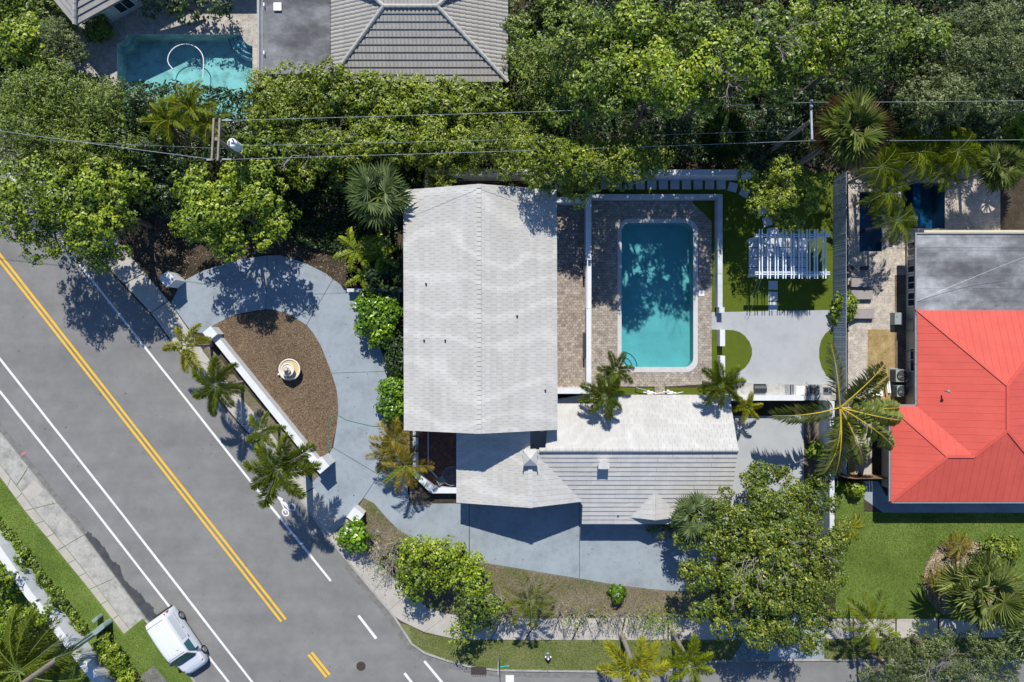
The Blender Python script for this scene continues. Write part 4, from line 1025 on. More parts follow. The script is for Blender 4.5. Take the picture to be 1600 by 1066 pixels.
on(1244.5, 603.5, 1257, 617, cz, cz + .08, 'sink_cover', 'whiteplastic')
st_ = on(1259, 603, 1281, 617, cz, cz + .025, 'hob', 'steel')
for x, y, w in ((1262, 607, 2.4), (1262, 612, 2.4), (1262, 616, 2.0), (1278.5, 606, 2.6), (1278.5, 610.5, 2.6), (1278.5, 615, 2.6)): on(x - w / 2, y - w / 2, x + w / 2, y + w / 2, cz + .025, cz + .05, 'burner', 'black', st_)
on(1266, 606, 1274, 615, cz + .025, cz + .05, 'grate', 'iron', st_)
s2 = on(1286, 605, 1300, 617, cz, cz + .02, 'side_hob', 'steel')
on(1288, 606.5, 1294, 612.5, cz + .02, cz + .05, 'burner', 'black', s2); on(1296, 607.5, 1298.5, 610, cz + .02, cz + .05, 'burner', 'black', s2); on(1296, 612, 1298.5, 614.5, cz + .02, cz + .05, 'burner', 'black', s2)
# barbecue on top: lid, shelf, handle
bb = thing('barbecue_grill', P(1188, 608, cz), 'closed dark steel barbecue standing in the outdoor kitchen counter', 'barbecue')
c = P(1188.5, 607.5, 1.15); k = MB()
prof = [(-.32, 0), (-.30, .16), (-.18, .27), (.02, .30), (.2, .22), (.30, .06), (.32, 0)]
for sgn in (-1, 1): pass
L_ = [Vector((c.x - .42, c.y + a, cz + b)) for a, b in prof]; R_ = [Vector((c.x + .42, c.y + a, cz + b)) for a, b in prof]
for i in range(len(prof) - 1): k.poly([L_[i], R_[i], R_[i + 1], L_[i + 1]])
k.poly(L_); k.poly(R_[::-1]); k.build('lid', M['dark'], bb)
k = MB(); k.tube([(c.x - .35, c.y + .34, cz + .14), (c.x + .35, c.y + .34, cz + .14)], .018, 6); k.build('handle', M['steel'], bb)
k = MB(); k.box((c.x, c.y - .38, cz + .03), (.78, .16, .06)); k.build('back_shelf', M['steel'], bb)
for i in range(4): k = MB(); k.lathe((c.x - .27 + i * .18, c.y + .33, cz + .06), [(.03, 0), (.03, .04), (0, .04)], 8); k.build('knob', M['steel'], bb)
# ================================================================== FOUNTAIN
b = P(456.5, 577, LZ); ft = thing('garden_fountain', b, 'round tiered cream stone fountain with a pineapple tip standing in the brown mulch island', 'fountain')
k = MB(); k.lathe(b, [(.30, 0), (.42, .05), (.34, .12), (.22, .25), (.25, .34), (.62, .44), (.74, .50), (.76, .62), (.70, .64), (.66, .60), (.60, .53), (0, .50)], 32); k.build('basin', M['fountw'], ft, smooth=False)
k = MB(); k.lathe(b + Vector((0, 0, .55)), [(.655, .0), (0, .002)], 32); k.build('basin_floor', M['brass'], ft)
k = MB(); k.lathe(b + Vector((0, 0, .5)), [(.14, 0), (.10, .15), (.12, .30), (.30, .38), (.44, .45), (.455, .52), (.40, .54), (.36, .47), (0, .44)], 28); k.build('upper_bowl', M['fountw'], ft)
k = MB(); k.lathe(b + Vector((0, 0, .95)), [(.10, 0), (.08, .1), (.13, .18), (.24, .25), (.25, .30), (.20, .31), (.13, .26), (.12, .32), (.15, .40), (.12, .50), (.06, .58), (0, .60)], 20)
for i in range(6): a = i * 1.047; k.lathe(b + Vector((.17 * math.cos(a), .17 * math.sin(a), 1.22)), [(.045, 0), (.05, .05), (0, .09)], 8)
k.build('finial', M['fount'], ft)
k = MB(); k.lathe(P(437, 585, LZ), [(.10, 0), (.08, .22), (.05, .26), (0, .27)], 10); k.build('pump_box', M['whiteplastic'], ft)
# garden hose
pts = [(607, 666), (596, 665.5), (585, 666.5), (570, 663), (550, 658.5), (538, 655), (530, 649), (522, 649), (515, 655), (511.5, 668), (513, 690), (513, 708), (510, 716)]
sm = []
for i in range(len(pts) - 1):
    for j in range(4): sm.append(lerp2(pts[i], pts[i + 1], j / 4))
for _ in range(3): sm = [sm[0]] + [((sm[i - 1][0] + 2 * sm[i][0] + sm[i + 1][0]) / 4, (sm[i - 1][1] + 2 * sm[i][1] + sm[i + 1][1]) / 4) for i in range(1, len(sm) - 1)] + [sm[-1]]
k = MB(); k.tube([P(x, y, LZ + .035) for x, y in sm], .022, 6); tag(k.build('garden_hose', M['hose'], base=P(560, 660, LZ)), 'thin green garden hose lying in a curve across the blue grey drive', 'hose')

# ================================================================== VAN
def make_van(cx, cy, ang):
    t = thing('parked_van', P(cx, cy, 0), 'small white panel van parked half on the grass verge, nose down the street', 'van')
    th = -R(ang); t.rotation_euler = (0, 0, th); o0 = BASE[t.name].copy(); BASE[t.name] = Vector((0, 0, 0))
    Lh = 2.32
    # station: x, half width at sill / belt / roof edge, z belt, z roof centre
    st = [(-2.32, .72, .74, .60, 1.05, 1.60), (-2.27, .86, .88, .70, 1.10, 1.80), (-2.0, .90, .92, .74, 1.10, 1.88), (-1.0, .91, .93, .75, 1.10, 1.92), (0.0, .91, .93, .75, 1.08, 1.92),
          (.55, .91, .93, .73, 1.06, 1.88), (.78, .91, .93, .72, 1.05, 1.82), (1.30, .90, .92, .80, 1.00, 1.12), (1.75, .87, .89, .74, .92, 1.02), (2.12, .78, .80, .60, .80, .86), (2.28, .62, .62, .45, .66, .70), (2.33, .52, .52, .40, .55, .58)]
    k = MB(); rings = []
    for x, a, b_, c, zb, zr in st:
        q = [(-a, .28), (-b_, .55), (-b_, zb), (-(b_ + c * 1.6) / 2.6, zb + (zr - zb) * .55), (-c, zr - (zr - zb) * .10), (-c * .8, zr - .015), (-c * .3, zr), (c * .3, zr), (c * .8, zr - .015), (c, zr - (zr - zb) * .10), ((b_ + c * 1.6) / 2.6, zb + (zr - zb) * .55), (b_, zb), (b_, .55), (a, .28)]
        rings.append(len(k.v)); k.v += [(x, y, z) for y, z in q]
    n = 14
    for i in range(len(st) - 1):
        for j in range(n):
            j2 = (j + 1) % n; k.f.append((rings[i] + j, rings[i + 1] + j, rings[i + 1] + j2, rings[i] + j2)); k.m.append(0)
    k.f.append(tuple(rings[0] + j for j in range(n))); k.m.append(0); k.f.append(tuple(rings[-1] + j for j in range(n))[::-1]); k.m.append(0)
    body = k.build('body', M['vwhite'], t, smooth=False)
    md = body.modifiers.new('soft', 'BEVEL'); md.width = .035; md.segments = 2; md.limit_method = 'ANGLE'; md.angle_limit = R(25)
    for p in body.data.polygons: p.use_smooth = True
    k = MB()
    for y in (-.48, -.24, 0, .24, .48):
        k.poly([(-1.95, y - .03, 1.905), (.5, y - .03, 1.9), (.5, y + .03, 1.9), (-1.95, y + .03, 1.905)]); k.box((-.72, y, 1.912), (2.4, .05, .022))
    k.build('roof_ribs', M['vwhite'], t)
    # windscreen
    k = MB(); pts = []
    for yy in (-1, -.6, -.2, .2, .6, 1):
        f = 1 - .12 * abs(yy) ** 2
        pts.append(((.74 + .03 * abs(yy), yy * .70, 1.875 - .02 * yy * yy), (1.34 - .07 * yy * yy, yy * .86, 1.16 - .03 * yy * yy + .035)))
    for i in range(5): k.poly([pts[i][0], pts[i][1], pts[i + 1][1], pts[i + 1][0]])
    wd = k.build('windscreen', M['vglass'], t)
    k = MB(); k.beam((1.34, -.5, 1.17), (1.20, .1, 1.36), .02, .015); k.beam((1.34, .1, 1.17), (1.2, .65, 1.36), .02, .015); k.build('wiper', M['black'], wd)
    k = MB(); k.box((1.27, 0, 1.13), (.16, 1.4, .04)); k.build('scuttle', M['black'], t)
    for s in (-1, 1):
        k = MB(); z0, z1 = 1.12, 1.70; y0_, y1_ = .935 * s, .815 * s
        q = [(.1, y0_, z0), (1.12, y0_, z0), (.72, y1_, z1), (.16, y1_, z1)]; k.poly(q if s < 0 else q[::-1])
        k.build('side_window', M['vglass'], t)
        k = MB(); q = [(-1.95, .925 * s, 1.16), (-.1, .925 * s, 1.16), (-.14, .83 * s, 1.66), (-1.9, .83 * s, 1.66)]; k.poly(q if s < 0 else q[::-1]); k.build('side_panel', M['vpanel'], t)
        k = MB(); k.box((-.05, .94 * s, .98), (.20, .03, .045)); k.build('door_handle', M['black'], t)
        k = MB(); k.box((-.75, .94 * s, .98), (.05, .03, .10)); k.build('filler_cap', M['black'], t)
        k = MB(); k.box((1.0, 1.04 * s, 1.15), (.14, .20, .20), rz=.3 * s); k.box((1.0, .95 * s, 1.08), (.08, .12, .05)); k.build('mirror', M['black'], t)
        k = MB(); k.box((-1.55, .945 * s, 1.0), (.9, .012, .02)); k.build('door_rail', M['grey'], t)
        for x in (-1.42, 1.47):
            w = MB(); yy = .84 * s
            for rr_, y_a, y_b in ((.33, yy - .10, yy + .10),):
                w.tube([(x, yy - .11, .33), (x, yy - .10, .33), (x, yy + .10, .33), (x, yy + .11, .33)], [.27, .33, .33, .27], 22)
            wh = w.build('wheel', M['rubber'], t)
            w = MB(); w.tube([(x, yy + .105 * s, .33), (x, yy + .125 * s, .33)], [.21, .20], 16); w.build('rim', M['steel'], wh)
            w = MB(); w.tube([(x, yy + .07 * s, .36), (x, .925 * s, .36)], [.40, .40], 18); w.build('wheel_arch', M['black'], t) if False else None
        k = MB(); q = [(1.98, .80 * s, .84), (2.22, .60 * s, .74), (2.13, .55 * s, .82), (1.85, .74 * s, .95)]; k.poly(q if s > 0 else q[::-1]); q2 = [(a, b_ + .012 * s, c + .012) for a, b_, c in q]; k.poly(q2); k.poly(q2[::-1]); k.build('headlight', M['clear'], t)
        k = MB(); k.box((1.84, .80 * s, .90), (.10, .07, .07)); k.build('indicator', M['amber'], t)
        k = MB(); k.box((-2.26, .80 * s, 1.22), (.10, .12, .34)); k.box((-2.22, .74 * s, 1.62), (.10, .10, .05)); k.build('tail_light', M['redlens'], t)
    k = MB(); k.box((-2.36, 0, .42), (.14, 1.5, .22)); k.build('rear_bumper', M['black'], t)
    k = MB(); k.beam((2.24, -.55, .42), (2.24, .55, .42), .24, .22); k.build('front_bumper', M['black'], t)
    k = MB(); k.box((-2.02, 0, 1.895), (.03, 1.3, .02)); k.box((.62, 0, 1.885), (.02, 1.3, .012)); k.build('roof_seam', M['grey'], t)
    k = MB(); k.tube([(.35, .35, 1.90), (.25, .35, 2.0)], .015, 5); k.build('aerial', M['black'], t)
    BASE[t.name] = o0
    return t
make_van(288, 996, 56)

# ================================================================== UTILITIES
def pole(label, x, y, h, r=.15, mat='poleWood', name='utility_pole'):
    b = P(x, y, 0); t = thing(name, b, label, 'utility pole')
    k = MB(); k.tube([b, b + Vector((0, 0, h))], [r, r * .62], 12); k.build('pole', M[mat], t); return t, b
hp = 8.6
# apparent position of the pole top -> base
tl = P(337.5, 217, hp); b = Vector((tl.x, tl.y, 0)); u1 = thing('utility_pole', b, 'double crossarm utility pole with a white transformer rising from the hedge at the left', 'utility pole')
k = MB(); k.tube([b, b + Vector((0, 0, hp))], [.17, .11], 12); k.build('pole', M['poleWood'], u1)
for dx in (-4.5, 4.8):
    a, c = P(337.5 + dx + 1.5, 185, hp), P(337.5 + dx - 1.8, 251, hp); k = MB(); k.beam(a, c, .11, .13); k.build('crossarm', M['poleWood'], u1)
for x, y in ((347, 188), (347, 249), (331, 250)):
    c = P(x, y, hp); k = MB(); k.beam(c, c + Vector((.55 if x > 340 else -.3, 0, 0)), .07, .07); k.build('insulator', M['wire'], u1)
tc = P(363, 224, 7.3); k = MB(); k.lathe((tc.x, tc.y, 6.4), [(.27, 0), (.29, .05), (.29, .95), (.22, 1.02), (0, 1.05)], 18); k.build('transformer', M['whiteplastic'], u1)
k = MB(); k.beam((tc.x, tc.y, 6.9), (b.x, b.y, 7.0), .08, .10); k.tube([(tc.x + .12, tc.y + .1, 7.4), (tc.x + .15, tc.y + .12, 7.65)], .05, 6); k.build('bracket', M['grey'], u1)
tr_ = P(1267, 189, hp); b2 = Vector((tr_.x, tr_.y, 0)); u2 = thing('utility_pole', b2, 'single crossarm utility pole by the shaggy sabal palm at the right', 'utility pole')
k = MB(); k.tube([b2, b2 + Vector((0, 0, hp))], [.17, .11], 12); k.build('pole', M['poleWood'], u2)
k = MB(); k.beam(P(1266.5, 157, hp + .05), P(1268.5, 221, hp + .05), .11, .13); k.build('crossarm', M['greywood'], u2)
for y in (159, 168, 219): k = MB(); k.lathe(P(1267, y, hp + .1), [(.06, 0), (.09, .08), (.05, .2), (0, .22)], 8); k.build('insulator', M['grey'], u2)
def wire(pts, rad, label, sag=.25):
    k = MB()
    for i in range(len(pts) - 1):
        A, B = P(*pts[i]), P(*pts[i + 1]); n = 20; k.tube([A.lerp(B, j / n) - Vector((0, 0, sag * 4 * (j / n) * (1 - j / n))) for j in range(n + 1)], rad, 5)
    tag(k.build('overhead_wire', M['wire'], base=P(pts[0][0], pts[0][1], 0)), label, 'wire')
wire([(-200, 176, hp), (332, 249, hp)], .015, 'heavy pale overhead cable running from the left edge down to the double crossarm')
wire([(347, 249.5, hp), (1268, 220, hp + .2), (1800, 216, hp + .2)], .011, 'southern overhead wire crossing the hedge tops between the two poles', .15)
wire([(347, 188.5, hp), (1267, 160, hp + .2), (1800, 154, hp + .2)], .012, 'northern overhead wire running over the tree tops to the right edge', .15)
wire([(-100, 208, 6.2), (350, 232, 6.4)], .008, 'thin lower wire hanging beside the heavy left cable', .3)
wire([(370, 228, 6.4), (1255, 203, 6.6)], .008, 'thin lower wire partly hidden in the dark foliage left of the right pole', .3)
# big pole at bottom left: base near the pedestals, leaning out of frame with height
pb = P(156, 984, 0); u3 = thing('utility_pole', pb, 'thick weathered utility pole rising over the hedge corner at bottom left', 'utility pole')
k = MB(); k.tube([pb, pb + Vector((0, 0, 9.5))], [.21, .15], 14); k.build('pole', M['poleWood'], u3)
k = MB(); k.beam(pb + Vector((.22, .08, .1)), pb + Vector((.22, .08, 3.2)), .12, .14); k.tube([pb + Vector((.1, .24, .1)), pb + Vector((.1, .22, 5))], .05, 6); k.build('cable_guard', M['pedestal'], u3)
def pedestal(label, x, y, w, d, h, rot, rnd=True):
    c = P(x, y, 0); m_ = MB(); m_.prism([(c.x + (px * math.cos(R(rot)) - py * math.sin(R(rot))), c.y + (px * math.sin(R(rot)) + py * math.cos(R(rot)))) for px, py in (rr(-w / 2, -d / 2, w / 2, d / 2, d * .3, 3))], 0, h)
    o = m_.build('utility_pedestal', M['pedestal'], base=c); md = o.modifiers.new('b', 'BEVEL'); md.width = .03; md.segments = 2; md.limit_method = 'ANGLE'
    tag(o, label, 'cabinet')
pedestal('small green grey cable pedestal, the nearer to the old pavement', 158, 962, .46, .24, .75, 40)
pedestal('larger green grey cabinet right of the thick pole base', 168, 974, .95, .36, 1.1, 40)
# lamp post bottom right, its top out of frame
lp = P(1339, 1026, 0); l1 = thing('street_lamp', lp, 'slim pale concrete street lamp post standing in the bottom right verge', 'street lamp')
k = MB(); k.tube([lp, lp + Vector((0, 0, 5.4))], [.10, .08], 10); k.build('post', M['kerb'], l1)
k = MB(); k.lathe(lp + Vector((0, 0, 5.4)), [(.08, 0), (.22, .1), (.2, .35), (0, .45)], 12); k.build('lantern', M['black'], l1)
# sign post bottom centre
sp_ = P(779.5, 1019, 0); s1 = thing('street_sign', sp_, 'thin street sign post seen end on in the grass verge by the storm drain', 'sign')
k = MB(); k.tube([sp_, sp_ + Vector((0, 0, 2.7))], .03, 6); k.build('post', M['grey'], s1)
k = MB(); k.box(sp_ + Vector((0, 0, 2.45)), (.02, .6, .6)); k.build('sign_plate', M['trim'], s1)
# hydrant
hb = P(856, 1023, LZ); hd = thing('fire_hydrant', hb, 'small silver white fire hydrant standing in the dry grass verge', 'fire hydrant')
k = MB(); k.lathe(hb, [(.17, 0), (.17, .05), (.12, .07), (.12, .45), (.16, .47), (.16, .52), (.11, .60), (.05, .66), (0, .67)], 14); k.build('barrel', M['steel'], hd)
k = MB(); k.tube([hb + Vector((-.22, 0, .38)), hb + Vector((.22, 0, .38))], .065, 10); k.tube([hb + Vector((0, -.2, .36)), hb], .08, 10); k.build('outlet', M['whiteplastic'], hd)
k = MB(); k.lathe(hb + Vector((0, 0, .64)), [(.06, 0), (.06, .06), (0, .06)], 6); k.build('bonnet', M['whiteplastic'], hd)
k = MB(); k.beam(P(781, 1042, LZ + .02), P(796, 1040.5, LZ + .02), .07, .012); tag(k.build('survey_stake', M['teal'], base=P(788, 1041, LZ)), 'short teal strip lying on the grass edge beside the sign post', 'marker')
for i, (x, y, lb) in enumerate(((26, 848, 'orange marker at the upper left of the hedge border'), (34, 856, 'orange marker just below the upper left one along the hedge border'), (55, 885, 'orange marker halfway along the hedge border'), (101, 944, 'orange marker on the hedge border near the leaning pole'), (214, 1052, 'orange marker at the lower end of the mulch strip by the apron'))):
    k = MB(); k.box(P(x, y, LZ + .03), (.10, .13, .06), .6); tag(k.build('marker_flag', M['orange'], base=P(x, y, LZ)), lb, 'marker')

# ================================================================== GARDEN FURNITURE, MACHINES
# glass table and chair in the shaded patio
tb = P(706, 744, .75); t = thing('patio_table', Vector((tb.x, tb.y, LZ)), 'round glass garden table with a pale metal frame in the shaded courtyard', 'table')
k = MB()
pts = [(tb.x + .66 * math.cos(a * math.pi / 16), tb.y + .66 * math.sin(a * math.pi / 16), .75) for a in range(33)]; k.tube(pts, .022, 6, False)
for a in (0, 1): k.tube([(tb.x - .65 * math.cos(.1 + a * 1.57), tb.y - .65 * math.sin(.1 + a * 1.57), .74), (tb.x + .65 * math.cos(.1 + a * 1.57), tb.y + .65 * math.sin(.1 + a * 1.57), .74)], .016, 6)
k.build('table_frame', M['grey'], t)
k = MB(); k.lathe((tb.x, tb.y, .748), [(.64, 0), (.64, .012), (0, .012)], 32); g_ = NG('table_glass'); tg = g_.n('BsdfTransparent', ); tg.inputs[0].default_value = (.72, .8, .8, 1); gg = g_.n('BsdfGlossy'); gg.inputs['Roughness'].default_value = .05; mx = g_.n('MixShader'); mx.inputs[0].default_value = .08; g_.l(tg.outputs[0], mx.inputs[1]); g_.l(gg.outputs[0], mx.inputs[2]); M['tglass'] = g_.fin(mx); k.build('table_top', M['tglass'], t)
for i in range(4): a = .8 + i * 1.57; k = MB(); k.tube([(tb.x + .5 * math.cos(a), tb.y + .5 * math.sin(a), .74), (tb.x + .58 * math.cos(a), tb.y + .58 * math.sin(a), LZ)], .02, 6); k.build('leg', M['grey'], t)
def chair(label, x, y, rot):
    c = P(x, y, .45); t = thing('garden_chair', (c.x, c.y, LZ), label, 'chair', None); o = BASE[t.name]; mt = Matrix.Rotation(R(rot), 3, 'Z')
    f = lambda v: o + mt @ Vector(v)
    k = MB(); k.box(f((0, 0, .36)), (.48, .48, .05), M=mt); k.build('seat', M['pedestal'], t)
    k = MB(); k.box(f((-.24, 0, .62)), (.04, .46, .5), M=mt); k.build('backrest', M['pedestal'], t)
    for sx in (-1, 1):
        for sy in (-1, 1): k = MB(); k.tube([f((.2 * sx, .2 * sy, .35)), f((.22 * sx, .22 * sy, 0))], .016, 6); k.build('leg', M['pedestal'], t)
        k = MB(); k.tube([f((-.22, .25 * sx, .55)), f((.2, .25 * sx, .55)), f((.22, .24 * sx, .36))], .016, 6); k.build('armrest', M['pedestal'], t)
chair('green grey garden chair drawn up to the round glass table', 690, 750, 30)
# loungers along the slatted fence
def lounger(label, x, y, mat='taupe'):
    c = P(x, y, .3); t = thing('sun_lounger', (c.x, c.y, LZ), label, 'sun lounger', 'loungers beside the slatted fence'); o = BASE[t.name]
    k = MB(); k.box(o + Vector((.12, 0, .30)), (1.1, .62, .10)); k.build('cushion', M[mat], t)
    k = MB(); a = Matrix.Rotation(R(25), 3, 'Y'); k.box(o + Vector((-.66, 0, .44)), (.62, .62, .09), M=a); k.build('backrest', M[mat], t)
    k = MB(); k.box(o + Vector((-.05, 0, .22)), (1.55, .66, .05)); k.build('frame', M['dark'], t)
    for sx in (-.7, .6):
        for sy in (-.28, .28): k = MB(); k.box(o + Vector((sx, sy, .10)), (.05, .05, .20)); k.build('leg', M['dark'], t)
lounger('taupe lounger nearest the gravel bed, out in the sun', 1349, 491); lounger('shaded lounger just above the sunlit taupe one', 1347, 461); lounger('shaded lounger second from the blue pool edge', 1347, 442)
k = MB(); c = P(1329, 420, .5); k.lathe((c.x, c.y, LZ), [(.17, 0), (.21, .05), (.24, .45), (.22, .48), (.18, .44), (0, .42)], 16); tag(k.build('planter_pot', M['black'], base=(c.x, c.y, LZ)), 'round black pot standing against the slatted fence beside the stone deck', 'pot')
k = MB(); c = P(1351, 419, .3)
k.box((c.x, c.y, .40), (.42, .26, .05)); k.box((c.x - .18, c.y, .25), (.04, .24, .3)); k.box((c.x + .18, c.y, .25), (.04, .24, .3)); tag(k.build('side_table', M['dark'], base=(c.x, c.y, LZ)), 'tiny dark side table in a patch of sun beside the loungers', 'table')
def ac(label, x, y, w=.86):
    c = P(x, y, .8); t = thing('air_conditioner', (c.x, c.y, LZ), label, 'air conditioner', 'condensers against the cream wall'); o = BASE[t.name]
    k = MB(); k.box(o + Vector((0, 0, .42)), (w, w, .80)); k.box(o + Vector((0, 0, .03)), (w + .1, w + .1, .06)); k.build('cabinet', M['acgrey'], t)
    k = MB()
    for i in range(7): k.box(o + Vector((-w / 2 - .005, 0, .14 + i * .10)), (.02, w - .1, .03))
    k.build('louvre', M['dark'], t)
    k = MB(); k.lathe(o + Vector((.0, 0, .82)), [(.36, .0), (.38, .03), (.33, .03), (.31, .004), (0, .002)], 28); fr = k.build('fan_housing', M['black'], t)
    k = MB()
    for i in range(4):
        a = i * 1.571 + .4; q = Matrix.Rotation(a, 3, 'Z') @ Matrix.Rotation(.35, 3, 'X'); k.box(o + Vector((.17 * math.cos(a), .17 * math.sin(a), .84)), (.27, .13, .012), M=q)
    k.lathe(o + Vector((0, 0, .83)), [(.07, 0), (.07, .03), (0, .035)], 12); k.build('fan_blades', M['dark'], fr)
    k = MB()
    for i in range(1, 4):
        rr_ = .1 * i; k.tube([tuple(o + Vector((rr_ * math.cos(a * .393), rr_ * math.sin(a * .393), .865))) for a in range(17)], .006, 4, False)
    k.build('fan_guard', M['grey'], fr)
ac('upper of two grey air conditioning units with round fans by the cream wall', 1408, 587); ac('lower of two grey air conditioning units, just above the red roof corner', 1409, 611, .78)
k = MB(); c = P(1404, 498, .7); k.box((c.x, c.y, .4), (.55, .85, .62)); k.box((c.x, c.y, .72), (.5, .8, .03)); k.box((c.x - .1, c.y + .2, .75), (.14, .14, .05)); tag(k.build('pool_heater', M['acgrey'], base=(c.x, c.y, LZ)), 'pale grey equipment cabinet against the cream wall beside the paving', 'cabinet')
k = MB()
random.seed(5)
for i in range(10): k.box(P(1366 + random.uniform(-6, 12), 612 + random.uniform(-5, 5), LZ + .2 + random.random() * .2), (random.uniform(.15, .35), random.uniform(.12, .3), .03), random.random() * 3, M=Matrix.Rotation(random.uniform(-.6, .6), 3, 'X') @ Matrix.Rotation(random.random() * 3, 3, 'Z'))
tag(k.build('crumpled_sheet', M['whiteplastic'], base=P(1370, 612, LZ)), 'crumpled white plastic sheet under the coconut palm beside the condensers', 'sheet')
for x0, y0, x1, y1 in ((1386, 596, 1391, 614),):
    k = MB(); k.beam(P(x0, y0, .5), P(x1 - 3, y1, .5), .10, .04); k.beam(P(x0 + 3, y0, .3), P(x1, y1, .3), .10, .04); tag(k.build('timber_boards', M['trim'], base=P(x0, y0, LZ)), 'white boards leaning at the left of the condensers', 'boards')
# pool side bits by the wing: handrail, filters
for (x, y), lb in (((1016, 614), 'small white pool pump fittings left of the narrow paver gap'), ((1047, 613.5), 'small white pipes and box right of the narrow paver gap')):
    c = P(x, y, .4); k = MB(); k.box(c + Vector((0, 0, -.1)), (.42, .2, .3)); k.tube([c + Vector((-.5, .05, 0)), c + Vector((.4, .0, .1))], .03, 6); k.lathe(c + Vector((-.15, .12, -.05)), [(.09, 0), (.09, .15), (0, .18)], 10); k.tube([c + Vector((.3, -.1, -.1)), c + Vector((.9, .05, .1))], .025, 6)
    tag(k.build('pool_fitting', M['whiteplastic'], base=Vector((c.x, c.y, LZ))), lb, 'pool fitting')
k = MB(); k.tube([P(994, 606, .5), P(1014, 611, .5)], .03, 6); k.tube([P(994, 606, .5), P(994, 606, .1)], .03, 6); k.tube([P(1014, 611, .5), P(1014, 611, .1)], .03, 6); tag(k.build('handrail', M['steel'], base=P(1004, 608, LZ)), 'thin steel rail beside the turf strip south of the pool', 'handrail')
k = MB()
A = P(1189, 437, 3.1); B = P(1172, 490, LZ)
k.tube([A, B], .012, 4); k.tube([A + Vector((-.2, 0, 0)), B + Vector((-.25, 0, 0))], .008, 4); tag(k.build('guy_wire', M['wire'], base=B), 'pale thin wires slanting from the pergola corner down to the concrete', 'wire')
# ================================================================== VEGETATION
rng = np.random.default_rng(11)
def leaf_object(name, mat, pos, nrm, size, aspect, var, parent=None, base=None, axis=None):
    "pos, nrm (n,3): one folded leaf each, as one mesh"
    n = len(pos)
    r = rng.normal(size=(n, 3)) if axis is None else axis
    u = r - nrm * np.sum(r * nrm, axis=1, keepdims=True); u /= np.linalg.norm(u, axis=1, keepdims=True) + 1e-9
    w = np.cross(nrm, u); sz = size[:, None]
    a = pos - u * sz * .5; b = pos + u * sz * .5; dip = nrm * sz * .10
    c = pos + w * sz * aspect * .5 + dip; d = pos - w * sz * aspect * .5 + dip
    V = np.stack([a, d, b, c], axis=1).reshape(-1, 3)
    o0 = np.array(BASE.get(parent.name)) if parent is not None else np.array(base if base is not None else (0, 0, 0), dtype=float)
    V = V - o0
    me = bpy.data.meshes.new(name); me.vertices.add(4 * n); me.vertices.foreach_set('co', V.astype(np.float32).ravel())
    # two triangles folded on the midrib a-b
    idx = np.arange(n)[:, None] * 4; F = np.concatenate([idx + [0, 1, 2], idx + [0, 2, 3]], axis=1).reshape(-1)
    me.loops.add(6 * n); me.loops.foreach_set('vertex_index', F.astype(np.int32)); me.polygons.add(2 * n)
    me.polygons.foreach_set('loop_start', np.arange(0, 6 * n, 3, dtype=np.int32)); me.polygons.foreach_set('loop_total', np.full(2 * n, 3, dtype=np.int32))
    me.update(calc_edges=True); me.materials.append(mat)
    at = me.attributes.new('var', 'FLOAT', 'FACE'); at.data.foreach_set('value', np.repeat(np.clip(var, 0, 1), 2).astype(np.float32))
    o = bpy.data.objects.new(name, me); C.objects.link(o)
    if parent is not None: o.parent = parent
    else: o.location = tuple(o0)
    BASE[o.name] = Vector(o0); return o
TOTAL = [0]; TV = [0.0]
def crown_points(cx, cy, rx, ry, ztop, depth, nclump, cr, bunches, leaves, lsize, flat=.6, edge=.0, feather=0):
    "world metres. returns leaf positions, normals, sizes, var"
    P_, N_, S_, V_ = [], [], [], []
    # clump centres: jittered sunflower inside an uneven outline
    ph = rng.uniform(0, 6.28, 4); am = rng.uniform(.05, .14, 4)
    i = np.arange(nclump); rad = np.sqrt((i + .5) / nclump); ang = i * 2.39996 + rng.uniform(0, 6.28)
    out = 1 + sum(am[k] * np.sin((k + 2) * ang + ph[k]) for k in range(4))
    rad = rad * out + rng.normal(0, .045, nclump); ang = ang + rng.normal(0, .12, nclump)
    X = cx + rx * rad * np.cos(ang); Y = cy + ry * rad * np.sin(ang)
    rr2 = np.clip(rad, 0, 1.2) ** 2
    Z = ztop - depth * rr2 * .8 - np.abs(rng.normal(0, .30 * depth + .15, nclump)) 
    crs = cr * rng.uniform(.65, 1.25, nclump)
    for X0, Y0, Z0, c in zip(X, Y, Z, crs):
        nb = max(5, int(bunches * (c / cr) ** 2))
        d = rng.normal(size=(nb, 3)); d[:, 2] = np.abs(d[:, 2]) * 1.0 - .35; d /= np.linalg.norm(d, axis=1, keepdims=True)
        bc = np.array([X0, Y0, Z0]) + d * c * rng.uniform(.55, 1.05, (nb, 1)) * np.array([1, 1, flat])
        cv = rng.normal(0, .08)
        bd = d + np.array([0, 0, .5]); bd /= np.linalg.norm(bd, axis=1, keepdims=True)
        L = rng.normal(size=(nb, leaves, 3)); L /= np.linalg.norm(L, axis=2, keepdims=True) + 1e-9
        bs = lsize * 1.15
        if feather: off = bd[:, None, :] * rng.uniform(-1, 1.6, (nb, leaves, 1)) * bs * 1.6 + L * bs * .5
        else: off = L * bs * rng.uniform(.3, 1.0, (nb, leaves, 1))
        p = bc[:, None, :] + off
        nn = bd[:, None, :] * .9 + L * .75 + np.array([0, 0, .35]); nn /= np.linalg.norm(nn, axis=2, keepdims=True)
        P_.append(p.reshape(-1, 3)); N_.append(nn.reshape(-1, 3)); m = nb * leaves
        S_.append(lsize * rng.uniform(.7, 1.3, m)); V_.append(np.clip(.46 + cv + TV[0] + np.repeat(rng.normal(0, .13, nb), leaves) + rng.normal(0, .19, m), 0, 1))
    return np.concatenate(P_), np.concatenate(N_), np.concatenate(S_), np.concatenate(V_), (X, Y, Z)
